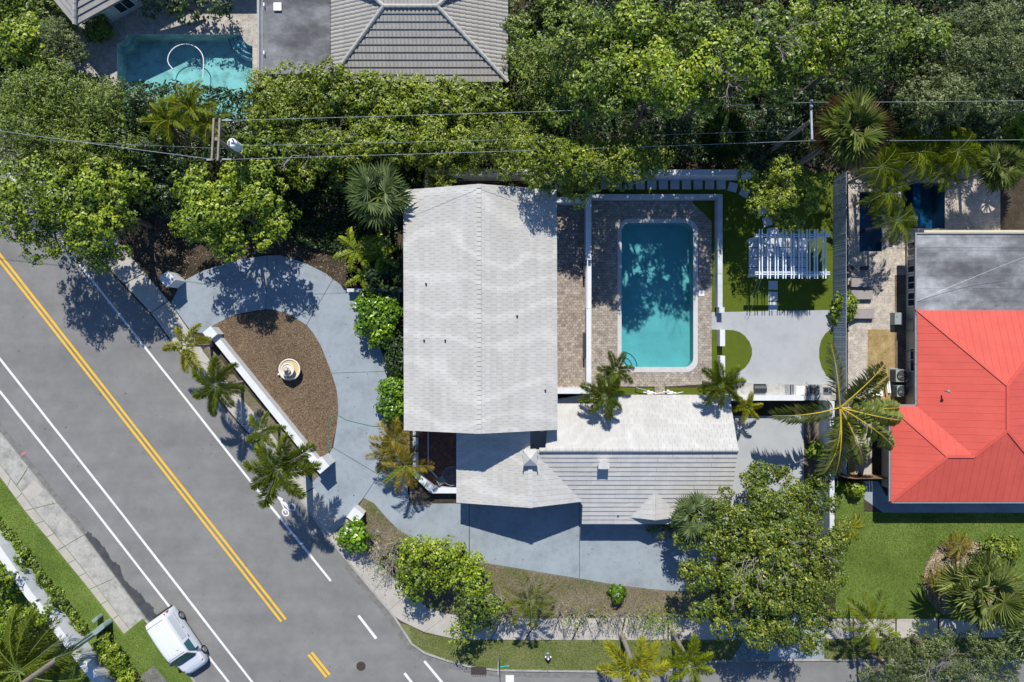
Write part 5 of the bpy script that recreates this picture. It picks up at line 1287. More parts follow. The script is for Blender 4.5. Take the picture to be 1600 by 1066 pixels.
def limb_tree(base, top, tips, r0, mat, parent, n=7):
    k = MB(); base = Vector(base); fork = base.lerp(Vector(top), .45); k.tube([base, base.lerp(fork, .5) + Vector((random.uniform(-.1, .1), random.uniform(-.1, .1), 0)), fork], [r0 * 1.15, r0 * .9, r0 * .75], 9)
    k.build('trunk', M[mat], parent)
    k = MB(); sel = random.sample(tips, min(n, len(tips)))
    for t in sel:
        t = Vector(t); mid = fork.lerp(t, .55) + Vector((random.uniform(-.3, .3), random.uniform(-.3, .3), .3)); k.tube([fork - Vector((0, 0, .2)), mid, t], [r0 * .5, r0 * .28, r0 * .08], 6)
        for _ in range(2): s_ = mid.lerp(t, random.uniform(.1, .7)); k.tube([s_, s_ + Vector((random.uniform(-.9, .9), random.uniform(-.9, .9), random.uniform(.1, .5)))], [r0 * .16, r0 * .04], 5)
    k.build('limb', M[mat], parent)
LEAFP = {  # mat, leaf size, clump radius, bunches, leaves per bunch, aspect, flat, feather
 'bright': ('L_bright', .21, .80, 46, 7, .62, .6, 0), 'mid': ('L_mid', .20, .80, 44, 7, .6, .6, 0), 'fine': ('L_fine', .20, .75, 46, 9, .34, .75, 1),
 'dark': ('L_dark', .22, .85, 34, 7, .55, .6, 0), 'oak': ('L_oak', .13, .70, 60, 8, .45, .65, 0), 'yellow': ('L_yellow', .20, .72, 46, 8, .5, .6, 0),
 'olive': ('L_olive', .17, .66, 52, 7, .6, .6, 0), 'broad': ('L_broad', .27, .50, 26, 6, .68, .75, 0)}
def tree(kind, x, y, rx, ry, h, depth, label, name='tree', cat='tree', group=None, dens=1.0, r0=.2, bare=0, trunk=True):
    "x, y, rx, ry: where the crown shows in the photograph at height h"
    mk, ls, cr, nb, nl, asp, fl, fe = LEAFP[kind]
    TV[0] = random.uniform(-.07, .07); lsf = random.uniform(.82, 1.12)
    h = h * .97; kx = (1 - h / H) / S; c = P(x, y, h); RX, RY = rx * kx, ry * kx
    t = thing(name, (c.x, c.y, 0), label, cat, group)
    cr = min(cr, max(RX, RY) * .6)
    nc = max(5, int(dens * 1.75 * RX * RY / (cr * cr)))
    p, n, s_, v, (X, Y, Z) = crown_points(c.x, c.y, max(RX - cr * .35, .1), max(RY - cr * .35, .1), h + depth * .3, depth, nc, cr, nb, nl, ls * lsf, fl, feather=fe)
    # lower, sparser layer that closes the crown from the side
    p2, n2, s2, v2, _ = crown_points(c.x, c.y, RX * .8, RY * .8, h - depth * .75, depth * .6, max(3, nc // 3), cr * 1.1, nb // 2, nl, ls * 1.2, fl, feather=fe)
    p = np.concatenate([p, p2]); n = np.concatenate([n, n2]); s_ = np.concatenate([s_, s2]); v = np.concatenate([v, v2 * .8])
    low = p[:, 2] > .15; p, n, s_, v = p[low], n[low], s_[low], v[low]
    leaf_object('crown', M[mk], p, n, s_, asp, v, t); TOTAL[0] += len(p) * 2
    if trunk: limb_tree((c.x, c.y, 0), (c.x, c.y, h), [(a, b, z - .1) for a, b, z in zip(X, Y, Z)], r0, 'bark', t, 9)
    if bare:
        for _ in range(bare):
            k = MB(); twig(k, Vector((c.x + random.uniform(-.35, .35) * RX, c.y + random.uniform(-.3, .3) * RY, h - depth * .1)), Vector((random.uniform(-1, 1), random.uniform(-1, 1), .35)), 1.1, .024, 3); k.build('bare_branch', M['twig'], t)
    return t
def twig(k, p, d, L, r, lev):
    d = d.normalized(); q = p + d * L * .5 + Vector((random.uniform(-.1, .1), random.uniform(-.1, .1), 0)) * L; e = q + (d + Vector((random.uniform(-.3, .3), random.uniform(-.3, .3), random.uniform(-.1, .2)))).normalized() * L * .5
    k.tube([p, q, e], [r, r * .75, r * .5], 4, False)
    if lev > 0:
        for s_ in (q, e, e):
            a = random.choice((-1, 1)) * random.uniform(.4, .9); dd = Matrix.Rotation(a, 3, 'Z') @ d; dd.z += random.uniform(-.2, .35); twig(k, s_, dd, L * random.uniform(.5, .75), r * .6, lev - 1)
G_N = 'trees and bushes of the hedge belt along the back'
T = [
 ('bright', 22, 58, 42, 42, 3.2, 1.6, 'glossy bright green bush at the very top left, next to the small lawn'),
 ('oak', 88, 60, 34, 52, 2.8, 1.4, 'scraggy dull green shrub between the top left bush and the tiled roof corner'),
 ('fine', 48, 150, 94, 61, 5.2, 1.8, 'feathery mid green tree at the left edge below the bright top left bush'),
 ('fine', 150, 164, 73, 44, 5.0, 1.8, 'feathery tree directly below the left corner of the aqua pool'),
 ('dark', 212, 160, 30, 28, 5.0, 1.4, 'darker round crown touching the lower left edge of the aqua pool'),
 ('fine', 28, 222, 83, 47, 6.0, 1.8, 'feathery tree crossed by the heavy overhead cable at the left edge'),
 ('fine', 130, 222, 78, 52, 5.6, 1.8, 'feathery tree under the overhead cable, right of the left edge one'),
 ('dark', 205, 225, 58, 52, 4.4, 1.8, 'dark shaded crown between the feathery trees and the yellow palms'),
 ('dark', 250, 290, 50, 50, 3.0, 1.2, 'low dark bush in the gap beside the large round glossy tree'),
 ('bright', 34, 320, 74, 78, 7.6, 2.2, 'large bright tree overhanging the road at the left edge'),
 ('bright', 138, 322, 62, 84, 7.4, 2.2, 'large bright tree whose shadow falls over the bicycle lane, by the pavement'),
 ('bright', 345, 322, 102, 78, 6.6, 2.2, 'big round glossy tree standing above the curve of the drive'),
 ('yellow', 436, 160, 60, 68, 5.6, 1.8, 'yellowish green hedge tree just right of the transformer pole'),
 ('yellow', 512, 140, 68, 52, 5.4, 1.6, 'yellowish green hedge tree in front of the small flat roof and tile corner'),
 ('mid', 408, 225, 61, 47, 5.0, 1.6, 'mid green tree between the utility pole and the fan palm'),
 ('yellow', 500, 232, 83, 52, 5.2, 1.8, 'hedge tree with a few bare twigs left of the fan palm crown'),
 ('yellow', 592, 152, 61, 47, 5.0, 1.4, 'trimmed hedge tree below the left part of the grey tiled roof'),
 ('yellow', 672, 158, 61, 45, 5.0, 1.4, 'trimmed hedge tree below the middle of the grey tiled roof'),
 ('yellow', 748, 160, 59, 45, 5.0, 1.4, 'trimmed hedge tree below the right corner of the grey tiled roof'),
 ('yellow', 590, 215, 68, 42, 5.0, 1.6, 'hedge tree between the two wires above the fan palm'),
 ('yellow', 678, 228, 71, 47, 5.2, 1.6, 'bright hedge tree just north of the white main roof ridge'),
 ('fine', 775, 222, 66, 50, 5.4, 1.6, 'feathery tree hanging over the grey back wall strip'),
 ('yellow', 845, 246, 57, 50, 8.8, 1.6, 'yellow tipped tree leaning over the north east corner of the main roof'),
 ('yellow', 915, 250, 66, 47, 8.8, 1.6, 'yellow tipped tree hanging over the first stepping stones'),
 ('yellow', 988, 246, 57, 42, 8.8, 1.6, 'yellow tipped tree ending where the long pale wall begins'),
 ('mid', 806, 52, 30, 60, 3.6, 1.8, 'narrow bright tree along the right eave of the grey tiled roof'),
 ('fine', 855, 120, 59, 71, 5.5, 1.8, 'feathery dark tree right of the grey tiled roof corner'),
 ('mid', 905, 52, 68, 71, 11.2, 2.4, 'broad crowned tree at the top edge, first right of the house gap'),
 ('mid', 940, 126, 71, 50, 11.2, 2.2, 'broad crowned tree above the middle of the north wire'),
 ('bright', 1000, 45, 66, 61, 11.2, 2.2, 'lighter crowned tree at the top edge above the pool'),
 ('bright', 1040, 116, 65, 50, 12.9, 2.0, 'lighter crowned tree directly north of the turquoise pool'),
 ('mid', 1090, 50, 66, 64, 11.2, 2.4, 'tree at the top edge north of the pergola lawn'),
 ('bright', 1145, 96, 65, 50, 12.9, 2.0, 'rounded light tree with a grey bare patch in its crown'),
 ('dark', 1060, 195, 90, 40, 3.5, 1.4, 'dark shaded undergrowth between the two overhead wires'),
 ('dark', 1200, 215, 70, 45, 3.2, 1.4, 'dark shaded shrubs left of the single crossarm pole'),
 ('mid', 1210, 60, 68, 73, 11.2, 2.2, 'tree with pale forked branches at the top edge'),
 ('bright', 1280, 50, 61, 68, 10.6, 2.2, 'lighter tree at the top edge above the single crossarm pole'),
 ('mid', 1360, 55, 66, 66, 10.6, 2.2, 'dense tree at the top edge above the shaggy palm'),
 ('mid', 1440, 52, 57, 59, 7.2, 2.2, 'dense tree at the top edge left of the grey green oaks'),
 ('dark', 1330, 135, 80, 34, 3.4, 1.4, 'dark shrubs above the shaggy sabal palm'),
 ('oak', 1500, 80, 78, 83, 7.2, 2.4, 'grey green oak at the top right, the left one of two'),
 ('oak', 1580, 70, 71, 99, 7.2, 2.4, 'grey green oak in the top right corner'),
 ('oak', 1480, 150, 71, 40, 7.2, 1.6, 'lower grey green oak bough above the right end of the wires'),
 ('dark', 1430, 190, 70, 34, 3.6, 1.4, 'dark bush between the wires at the right'),
 ('dark', 1545, 190, 70, 40, 3.4, 1.4, 'dark bush at the right edge under the wires'),
 ('yellow', 1236, 292, 64, 48, 6.4, 1.8, 'bright yellowish tree hanging over the curved end of the stepping stones'),
]
for a in T:
    nm = 'bush' if a[5] < 4.5 else 'tree'
    tree(*a[:8], name=nm, cat=nm, group=G_N if a[2] < 260 else None, r0=.13 if nm == 'bush' else .2, bare=3 if 'bare' in a[7] or 'forked' in a[7] else 0)
# big tree at the south-east corner of the drive
tree('olive', 1216, 888, 132, 156, 6.8, 2.6, 'very large spreading tree with yellow tips and bare grey branches south of the side drive', r0=.3, bare=9, dens=1.4)
tree('bright', 672, 878, 68, 34, 4.0, 1.6, 'bushy tree at the upper left of the street corner group', name='tree', r0=.14, dens=.78)
tree('bright', 652, 912, 48, 34, 3.6, 1.5, 'bushy tree leaning over the pavement at the street corner', name='tree', r0=.14, dens=.78)
tree('bright', 732, 905, 32, 36, 3.8, 1.4, 'bushy tree on the right of the street corner group beside the dry bed', name='tree', r0=.14, dens=.78)
tree('mid', 742, 965, 46, 52, 4.0, 1.6, 'bushy tree over the pavement and the grass verge above the storm drain', name='tree', r0=.14, dens=.78)
tree('oak', 1500, 1052, 118, 62, 5.4, 2.0, 'fine grey green tree covering the bottom right corner of the view', r0=.2, bare=4)
tree('oak', 1420, 1075, 50, 40, 5.0, 1.6, 'smaller grey green tree at the bottom edge left of the corner tree', r0=.15)
# broad leaved bushes by the house
tree('broad', 589, 499, 39, 42, 2.0, .9, 'round glossy broad leaved bush beside the west eave of the main roof', 'bush', 'bush', r0=.08, dens=1.3)
tree('broad', 614, 622, 23, 44, 1.6, .8, 'glossy broad leaved bush further down the west eave, above the rusty palms', 'bush', 'bush', r0=.08, dens=1.3)
tree('broad', 553, 842, 22, 22, 1.8, .7, 'small glossy bush beside the lone white pillar at the pavement', 'bush', 'bush', r0=.06, dens=1.3)
tree('dark', 620, 560, 14, 40, 1.4, .6, 'dark narrow shrub row against the west wall between two glossy bushes', 'bush', 'bush', r0=.05)
tree('broad', 965, 930, 8, 9, .8, .4, 'single young plant alone in the dry planting bed', 'plant', 'plant', r0=.02, trunk=False)
tree('bright', 1325, 478, 9, 22, 1.4, .6, 'small bright shrub squeezed between the slatted fence and the loungers', 'bush', 'bush', r0=.04)
tree('bright', 1282, 705, 8, 12, 1.0, .5, 'little green plant in the strip beside the white boundary wall', 'plant', 'plant', r0=.03)
tree('bright', 1340, 765, 12, 8, .9, .4, 'small bright plant below the brown plank fence', 'plant', 'plant', r0=.03)
tree('dark', 600, 425, 40, 30, 2.4, 1.0, 'dark leafy shrub behind the glossy fronds near the stub wall', 'bush', 'bush', r0=.06)
tree('yellow', 1572, 862, 26, 14, 1.0, .5, 'yellow green flowering plant at the right edge of the straw bed', 'plant', 'plant', r0=.04, trunk=False)
tree('dark', 1555, 885, 30, 18, 1.0, .5, 'dark low plant between the straw bed and the big fan palm', 'plant', 'plant', r0=.04, trunk=False)
tree('oak', 1040, 815, 26, 22, 1.0, .5, 'dark shrub bed beside the small front gable', 'bush', 'bush', r0=.04)
tree('mid', 870, -8, 40, 30, 2.5, 1.0, 'small hedge end at the top edge right of the grey roof', 'bush', 'bush', r0=.06)
tree('dark', 290, 5, 96, 12, 2.0, .6, 'dark clipped hedge along the top of the aqua pool terrace', 'hedge', 'hedge', r0=.06)
tree('mid', 146, 38, 16, 22, 1.6, .6, 'leafy plant beside the corner of the tiled roof at the top left', 'bush', 'bush', r0=.06)
# hedges at the bottom left
def hedge(kind, pts, half, z, label, dens=1.0, h0=.1):
    mk, ls, cr, nb, nl, asp, fl, fe = LEAFP[kind]; c = P(*pts[0], 0); t = thing('hedge', (c.x, c.y, 0), label, 'hedge'); PP, NN, SS, VV = [], [], [], []
    for i in range(len(pts) - 1):
        a, b = P(*pts[i], z), P(*pts[i + 1], z); L = (b - a).length; n = max(2, int(L / .45 * dens)); d = (b - a).normalized(); nr = Vector((-d.y, d.x, 0))
        for j in range(n):
            m_ = max(1, round(half / .35))
            for q in range(m_):
                c_ = a.lerp(b, (j + random.random()) / n) + nr * ((q + .5) / m_ * 2 - 1) * half
                p, nn, s_, v, _ = crown_points(c_.x, c_.y, .2, .2, z - random.uniform(0, .15), .15, 2, .36, 20, 7, ls * .75, .8, feather=0); PP.append(p); NN.append(nn); SS.append(s_); VV.append(v)
    p = np.concatenate(PP); k = p[:, 2] > .1
    leaf_object('foliage', M[mk], p[k], np.concatenate(NN)[k], np.concatenate(SS)[k], asp, np.concatenate(VV)[k], t); TOTAL[0] += len(p) * 2
    k = MB(); w = half * .7
    for i in range(len(pts) - 1):
        a, b = P(*pts[i], 0), P(*pts[i + 1], 0)
        for j in range(8): c_ = a.lerp(b, j / 8); k.tube([(c_.x, c_.y, 0), (c_.x + .1, c_.y + .1, z * .8)], [.03, .015], 4)
    k.build('stem', M['bark'], t)
hedge('mid', [(-60, 753), (2, 828), (73, 918), (115, 969), (133, 989)], .26, .45, 'low dark clipped hedge along the outside of the pale blue white wall')
hedge('bright', [(150, 1003), (170, 1030), (200, 1075), (220, 1100)], .62, .9, 'low clipped hedge continuing below the thick utility pole')
tree('bright', -26, 918, 32, 56, 3.0, 1.4, 'bright clipped bush behind the pale wall at the left edge', 'bush', 'bush', r0=.08)
tree('bright', 16, 996, 38, 40, 3.0, 1.4, 'bright clipped bush behind the pale wall above the feather palm', 'bush', 'bush', r0=.08)
tree('bright', 18, 1052, 60, 40, 2.2, 1.0, 'clipped bush under the feather palm in the bottom left corner', 'bush', 'bush', r0=.08)
wall_thing('pale blue white wall running behind the low hedge at bottom left', [(-60, 782), (0, 853), (50, 926), (112, 1004), (160, 1066), (200, 1120), (189, 1128), (149, 1073), (102, 1011), (40, 933), (-10, 860), (-72, 789)], 1.25, 'white')

# ---------------------------------------------------------------- palms
def frond_mesh(name, L, n, ll, lw, mat, rib, a0=.35, droop=.75, bushy=0, sweep=.9, seed=0, ribw=.03, vdrop=.35, dead=0):
    r = np.random.default_rng(seed); t = np.linspace(0, 1, 14)
    cx = np.cumsum(np.concatenate([[0], np.cos(a0 - (a0 + droop) * t[:-1] ** 1.3)])) / 13 * L; cz = np.cumsum(np.concatenate([[0], np.sin(a0 - (a0 + droop) * t[:-1] ** 1.3)])) / 13 * L
    cy = np.sin(t * 2.2) * L * r.uniform(-.05, .05)
    f = lambda s_: np.array([np.interp(s_, t, cx), np.interp(s_, t, cy), np.interp(s_, t, cz)])
    k = MB(); k.tube([tuple(f(s_)) for s_ in np.linspace(0, 1, 9)], [ribw * (1 - .8 * s_) for s_ in np.linspace(0, 1, 9)], 4); k.mi = 1
    V, F = [], []; vs = []
    for i in range(n):
        s_ = .12 + .88 * (i + r.random()) / n; p = f(s_); tg = f(min(1, s_ + .02)) - f(max(0, s_ - .02)); tg /= np.linalg.norm(tg) + 1e-9
        side = 1 if i % 2 else -1; lat = np.array([-tg[1], tg[0], 0]); lat /= np.linalg.norm(lat); up = np.cross(tg, lat); up *= np.sign(up[2] or 1)
        ln = ll * (np.sin(math.pi * min(1, .18 + .74 * s_)) ** .6) * r.uniform(.85, 1.1)
        sw_ = sweep * r.uniform(.45, 1.5)
        if bushy: a = r.uniform(-.3, math.pi + .3); d = lat * math.cos(a) + up * math.sin(a) * .8
        else: d = lat * side + up * r.uniform(-.15, .3)
        d = d + tg * sw_ * (.6 + .8 * s_); d /= np.linalg.norm(d)
        q1 = p + d * ln * .55; q2 = p + d * ln - np.array([0, 0, ln * vdrop * r.uniform(.6, 1.4)])
        wv = np.cross(d, up if not bushy else tg); wv /= np.linalg.norm(wv) + 1e-9; w = lw * r.uniform(.8, 1.2)
        if not bushy: wv = wv * .9 + tg * .0
        b = len(V); V += [p - tg * w * .3, q1 - tg * w * .5 + wv * w * .2, q2, q1 + tg * w * .5 - wv * w * .2]; F.append((b, b + 1, b + 2)); F.append((b, b + 2, b + 3)); v = .40 + .35 * s_ * r.random() + r.normal(0, .12) + (.35 if dead and r.random() < dead else 0); vs += [v, v]
    nb = len(k.v); nf = len(k.f)
    me = bpy.data.meshes.new(name); me.from_pydata([tuple(v) for v in k.v] + [tuple(v) for v in V], [], k.f + [tuple(i + nb for i in q) for q in F])
    me.materials.append(M[mat]); me.materials.append(M[rib]); me.polygons.foreach_set('material_index', [1] * nf + [0] * len(F))
    at = me.attributes.new('var', 'FLOAT', 'FACE'); at.data.foreach_set('value', np.array([.5] * nf + list(np.clip(vs, 0, 1)), dtype=np.float32)); me.update(); return me
def fan_mesh(name, L, seg, mat, rib, seed=0, pet=.5, spread=2.6, w=.05, fold=.25, droop=.3):
    r = np.random.default_rng(seed); V, F, vs = [], [], []; k = MB(); k.tube([(0, 0, 0), (L * pet * .5, 0, L * pet * .12), (L * pet, 0, L * pet * .1)], [.03, .022, .018], 4)
    o = np.array([L * pet, 0, L * pet * .1]); R_ = L * (1 - pet)
    for i in range(seg):
        a = -spread / 2 * 1.0 + spread * (i + .5) / seg; d = np.array([math.cos(a), math.sin(a), .1 + (fold if i % 2 else 0) * .3]); q = np.array([-math.sin(a), math.cos(a), 0]); ln = R_ * (1 - .18 * abs(a / spread * 2) ** 2) * r.uniform(.9, 1.08)
        m_ = o + d * ln * .55; e = o + d * ln - np.array([0, 0, ln * droop * r.uniform(.5, 1.5)]); ww = w * r.uniform(.8, 1.15); sp = ln * .55 * spread / seg * .52
        b = len(V); V += [o - q * .004, m_ - q * sp, e, m_ + q * sp]; F += [(b, b + 1, b + 2), (b, b + 2, b + 3)]; v = .45 + r.normal(0, .16); vs += [v, v]
    nb = len(k.v); nf = len(k.f); me = bpy.data.meshes.new(name); me.from_pydata([tuple(v) for v in k.v] + [tuple(v) for v in V], [], k.f + [tuple(i + nb for i in q) for q in F])
    me.materials.append(M[mat]); me.materials.append(M[rib]); me.polygons.foreach_set('material_index', [1] * nf + [0] * len(F))
    at = me.attributes.new('var', 'FLOAT', 'FACE'); at.data.foreach_set('value', np.array([.5] * nf + list(np.clip(vs, 0, 1)), dtype=np.float32)); me.update(); return me
MESH = {}
def meshes(key, fn):
    if key not in MESH: MESH[key] = [fn(i) for i in range(3)]
    return MESH[key]
def palm(label, x, y, h, Lpx, n, fn, key, r0=.12, base=None, cat='palm tree', name='palm_tree', group=None, part='frond', rings=1, tilt=.25, azs=None, rot0=None, trunkmat='palmtrunk', extra=None, leaf_scale=1.0, seed=None):
    "x, y crown centre as seen; Lpx frond length as seen"
    rd = random.Random(seed if seed is not None else int(x * 7 + y)); c = P(x, y, h); k_ = (1 - h / H) / S; L = Lpx * k_
    b = P(*base, 0) if base else Vector((c.x, c.y, 0)); t = thing(name, b, label, cat, group)
    if h > .7:
        k = MB(); pts = [b.lerp(c, s_) for s_ in (0, .25, .5, .75, 1)]
        if base:
            for i, s_ in enumerate((0, .25, .5, .75, 1)): q = b.lerp(c, s_ ** 1.5); pts[i] = Vector((q.x, q.y, c.z * s_))
        k.tube(pts, [r0 * 1.35, r0, r0 * .95, r0 * .9, r0 * .8], 10); k.build('trunk', M[trunkmat], t)
        k = MB(); k.lathe((c.x, c.y, c.z - .35), [(r0 * .7, 0), (r0 * 1.1, .15), (r0 * .9, .4), (.02, .55)], 8); k.build('crownshaft', M['grib' if trunkmat == 'palmtrunk' else trunkmat], t)
    ms = meshes(key, fn); a0 = rot0 if rot0 is not None else rd.uniform(0, 6.28)
    for i in range(n):
        a = a0 + i * (6.283 / n) * 1.0 + rd.uniform(-.16, .16) if azs is None else -R(azs[i])
        if rings > 1: a = a0 + i * 2.39996
        up = (i / max(1, n - 1)) if rings > 1 else rd.random()
        ti = -tilt * .5 + up * tilt * (2.2 if rings > 1 else 1) ; s_ = L * rd.uniform(.86, 1.08) * (1 - .15 * max(0, up - .6))
        o = put(part, rd.choice(ms), t, (c.x - b.x, c.y - b.y, c.z + .05), (rd.uniform(-.25, .25), -ti, a), (s_, s_ * rd.uniform(.9, 1.1) * leaf_scale, s_))
        if extra and i in extra: o.data = rd.choice(meshes(extra[i][0], extra[i][1]))
    return t
FOX = lambda i: frond_mesh('frond', 1.0, 330, .30, .026, 'F_green', 'grib', .30, .75, 1, .8, i, .018, .15)
FOXY = lambda i: frond_mesh('frond', 1.0, 280, .28, .026, 'F_bright', 'grib', .30, .75, 1, .8, 20 + i, .018, .15)
FOXYY = lambda i: frond_mesh('frond', 1.0, 280, .26, .026, 'F_yellow', 'grib', .30, .75, 1, .8, 30 + i, .018, .15)
COC = lambda i: frond_mesh('frond', 1.0, 120, .19, .009, 'F_fan', 'rachis', .35, .75, 0, .9, 40 + i, .012, .7)
ARE = lambda i: frond_mesh('frond', 1.0, 120, .25, .020, 'F_bright', 'rachis', .6, 1.0, 0, 1.0, 50 + i, .014, .12)
AREY = lambda i: frond_mesh('frond', 1.0, 84, .25, .015, 'F_yellow', 'rachis', .75, 1.25, 0, 1.0, 60 + i, .016, .35)
RUS = lambda i: frond_mesh('frond', 1.0, 130, .28, .024, 'F_rust', 'grib', .55, 1.0, 0, 1.0, 70 + i, .016, .15, .5)
CHR = lambda i: frond_mesh('frond', 1.0, 90, .30, .020, 'F_bright', 'grib', .5, 1.2, 0, .9, 80 + i, .016, .2)
DAT = lambda i: frond_mesh('frond', 1.0, 170, .20, .008, 'F_green', 'grib', .35, .75, 0, 1.2, 90 + i, .014, .25)
WIS = lambda i: frond_mesh('frond', 1.0, 100, .26, .010, 'F_bright', 'grib', .45, .95, 0, .8, 100 + i, .012, .3)
BAN = lambda i: frond_mesh('frond', 1.0, 46, .20, .085, 'F_bright', 'grib', .6, 1.15, 0, .5, 110 + i, .018, .25)
FANB = lambda i: fan_mesh('fan_leaf', 1.0, 26, 'F_blue', 'grib', i, .50, 5.0, .05, .35, .22)
FANG = lambda i: fan_mesh('fan_leaf', 1.0, 26, 'F_fan', 'grib', 10 + i, .50, 4.6, .05, .35, .25)
FAND = lambda i: fan_mesh('fan_leaf', 1.0, 26, 'F_dead', 'F_dead', 20 + i, .45, 2.6, .05, .25, .5)
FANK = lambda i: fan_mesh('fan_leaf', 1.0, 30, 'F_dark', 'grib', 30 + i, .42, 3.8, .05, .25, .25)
gs = 'foxtail palms along the street wall'
palm('yellow green foxtail palm, first and smallest of the street row beside the wall pillar', 293, 540, 3.7, 42, 6, FOXYY, 'foxyy', .10, group=gs, azs=[172, 238, 300, 345, 60, 95])
palm('green foxtail palm, second of the street row from the north', 339, 604, 4.2, 46, 7, FOX, 'fox', .12, group=gs, azs=[5, 55, 100, 158, 215, 262, 310])
palm('light green foxtail palm, third of the street row, lying over the wall', 410, 674, 3.3, 36, 6, FOXY, 'foxy', .10, group=gs, azs=[-10, 55, 95, 150, 230, 285])
palm('largest dark green foxtail palm, last of the street row by the bicycle marking', 437, 734, 6.0, 62, 8, FOX, 'fox', .26, group=gs, azs=[-2, 52, 116, 148, 190, 224, 285, 325])
palm('foxtail palm rising behind the pool step corner', 962, 578, 3.6, 34, 7, FOX, 'fox', .10)
palm('foxtail palm casting its shadow on the white wing roof beside the terrace corner', 944, 618, 4.4, 38, 8, FOX, 'fox', .10)
palm('foxtail palm by the corner of turf and the outdoor kitchen', 1126, 602, 4.0, 40, 8, FOX, 'fox', .11)
palm('small yellow green palm beside the end of the white wing roof', 1167, 636, 1.8, 26, 6, FOXYY, 'foxyy', .07)
palm('yellow foxtail palm at the bottom edge over the kerb, the left one of two', 992, 1046, 5.0, 62, 7, FOXYY, 'foxyy', .16, azs=[-8, -50, -78, -135, 175, 120, 50])
palm('yellow green foxtail palm at the bottom edge, the right one of two', 1078, 1036, 4.8, 46, 7, FOXY, 'foxy', .14)
palm('small yellow palm in the gap between the big tree and the lawn', 1327, 822, 2.0, 28, 6, AREY, 'arey', .05, azs=[-40, -70, 0, 60, 95, 120])
palm('tall coconut palm with yellow ribbed fronds leaning over the slatted fence', 1312, 637, 4.6, 112, 10, COC, 'coc', .15, base=(1343, 745), azs=[-93, -42, -30, 4, 14, 38, 66, 97, 105, 173], seed=4)
palm('blue green fan palm between the hedge and the white main roof', 591, 308, 5.2, 60, 15, FANB, 'fanb', .16, part='fan_leaf', rings=2, tilt=.55)
palm('very large fan palm standing in the straw bed on the right lawn', 1530, 922, 3.6, 72, 20, FANG, 'fang', .25, part='fan_leaf', rings=2, tilt=.6)
palm('fan palm tucked beside the small front gable and the large tree', 1084, 806, 4.2, 46, 13, FANB, 'fanb', .12, part='fan_leaf', rings=2, tilt=.5)
palm('tall sabal palm with brown dead fan leaves next to the single crossarm pole', 1328, 206, 8.8, 66, 26, FANG, 'fang', .18, part='fan_leaf', rings=2, tilt=.6, extra={i: ('fand', FAND) for i in (0, 1, 2, 3, 4, 5, 6, 8, 10, 13, 16)})
palm('dark shaded fan palm between the two wires above the long pale wall', 1130, 214, 3.8, 46, 16, FANK, 'fank', .12, part='fan_leaf', rings=2, tilt=.5)
palm('fan palm at the lower right edge over the front pavement', 1604, 985, 3.0, 52, 20, FANB, 'fanb', .12, part='fan_leaf', rings=2, tilt=.5)
palm('fan palm at the right edge beside the stone terrace', 1560, 262, 4.0, 44, 20, FANG, 'fang', .12, part='fan_leaf', rings=2, tilt=.5)
palm('dark fan palm at the upper right edge below the wires', 1604, 215, 4.0, 46, 18, FANK, 'fank', .12, part='fan_leaf', rings=2, tilt=.5)
palm('yellow green palm standing over the edge of the aqua pool', 300, 170, 6.0, 48, 15, ARE, 'are', .10, rings=2, tilt=.5)
palm('yellow green palm left of the double crossarm pole', 268, 190, 6.0, 48, 15, ARE, 'are', .10, rings=2, tilt=.5, extra={3: ('fandp', lambda i: frond_mesh('frond', 1.0, 60, .3, .03, 'F_dead', 'F_dead', .5, 1.4, 0, .9, 130 + i, .016, .4))})
palm('yellow green palm touching the double crossarm', 326, 196, 5.6, 42, 14, ARE, 'are', .09, rings=2, tilt=.5)
for (x, y, L, n, z, lb) in ((556, 392, 44, 7, 2.4, 'banana like plant with broad bright fronds beside the curve of the drive'), (596, 400, 40, 6, 2.2, 'broad fronded plant between the drive and the white house wall'), (566, 430, 34, 5, 1.8, 'low broad fronded plant just above the stub wall')):
    palm(lb, x, y, z, L, n, BAN, 'ban', .07, cat='plant', name='banana_plant')
palm('rusty orange tinged palm clump at the south west corner of the main roof, upper crown', 618, 690, 2.6, 44, 9, RUS, 'rus', .07, group='rusty palms below the west eave')
palm('rusty orange tinged palm clump, lower crown beside the courtyard wall', 634, 728, 2.8, 46, 9, RUS, 'rus', .07, group='rusty palms below the west eave', extra={1: ('are', ARE), 4: ('are', ARE), 6: ('coc', COC)})
palm('green and rusty palm crown leaning over the drive, left of the clump', 604, 712, 2.4, 36, 8, RUS, 'rus', .06, group='rusty palms below the west eave', extra={0: ('fox', FOX), 3: ('fox', FOX)})
ce = 'drooping green palms round the east stone deck'
for (x, y, L, z, lb) in ((1385, 300, 46, 4.2, 'drooping green palm over the narrow dark blue pool'), (1400, 345, 40, 3.8, 'drooping green palm between the two dark blue pools'), (1375, 262, 48, 4.5, 'drooping green palm at the top of the stone deck beside the fence'), (1435, 238, 50, 4.6, 'drooping green palm above the square dark blue pool'), (1495, 236, 50, 4.6, 'drooping green palm at the top right of the square dark blue pool'), (1470, 268, 40, 4.0, 'drooping palm hanging over the square pool ledge')):
    palm(lb, x, y, z, L, 11, CHR, 'chr', .09, group=ce)
palm('dark date palm with long feathery fronds in the bottom left corner', 30, 1048, 4.4, 108, 14, DAT, 'dat', .2, azs=[-75, -55, -38, -22, -8, 8, -95, -120, 30, 60, 100, 140, 180, 220])
palm('wispy light green palm standing over the front pavement left of the row of bare stems', 828, 938, 3.4, 52, 9, WIS, 'wis', .06, azs=[-110, -70, -35, 0, 40, 80, 120, 165, 205])
palm('wispy light green palm beside the right edge of the large yellow tipped tree', 1362, 972, 3.2, 52, 8, WIS, 'wis', .06)
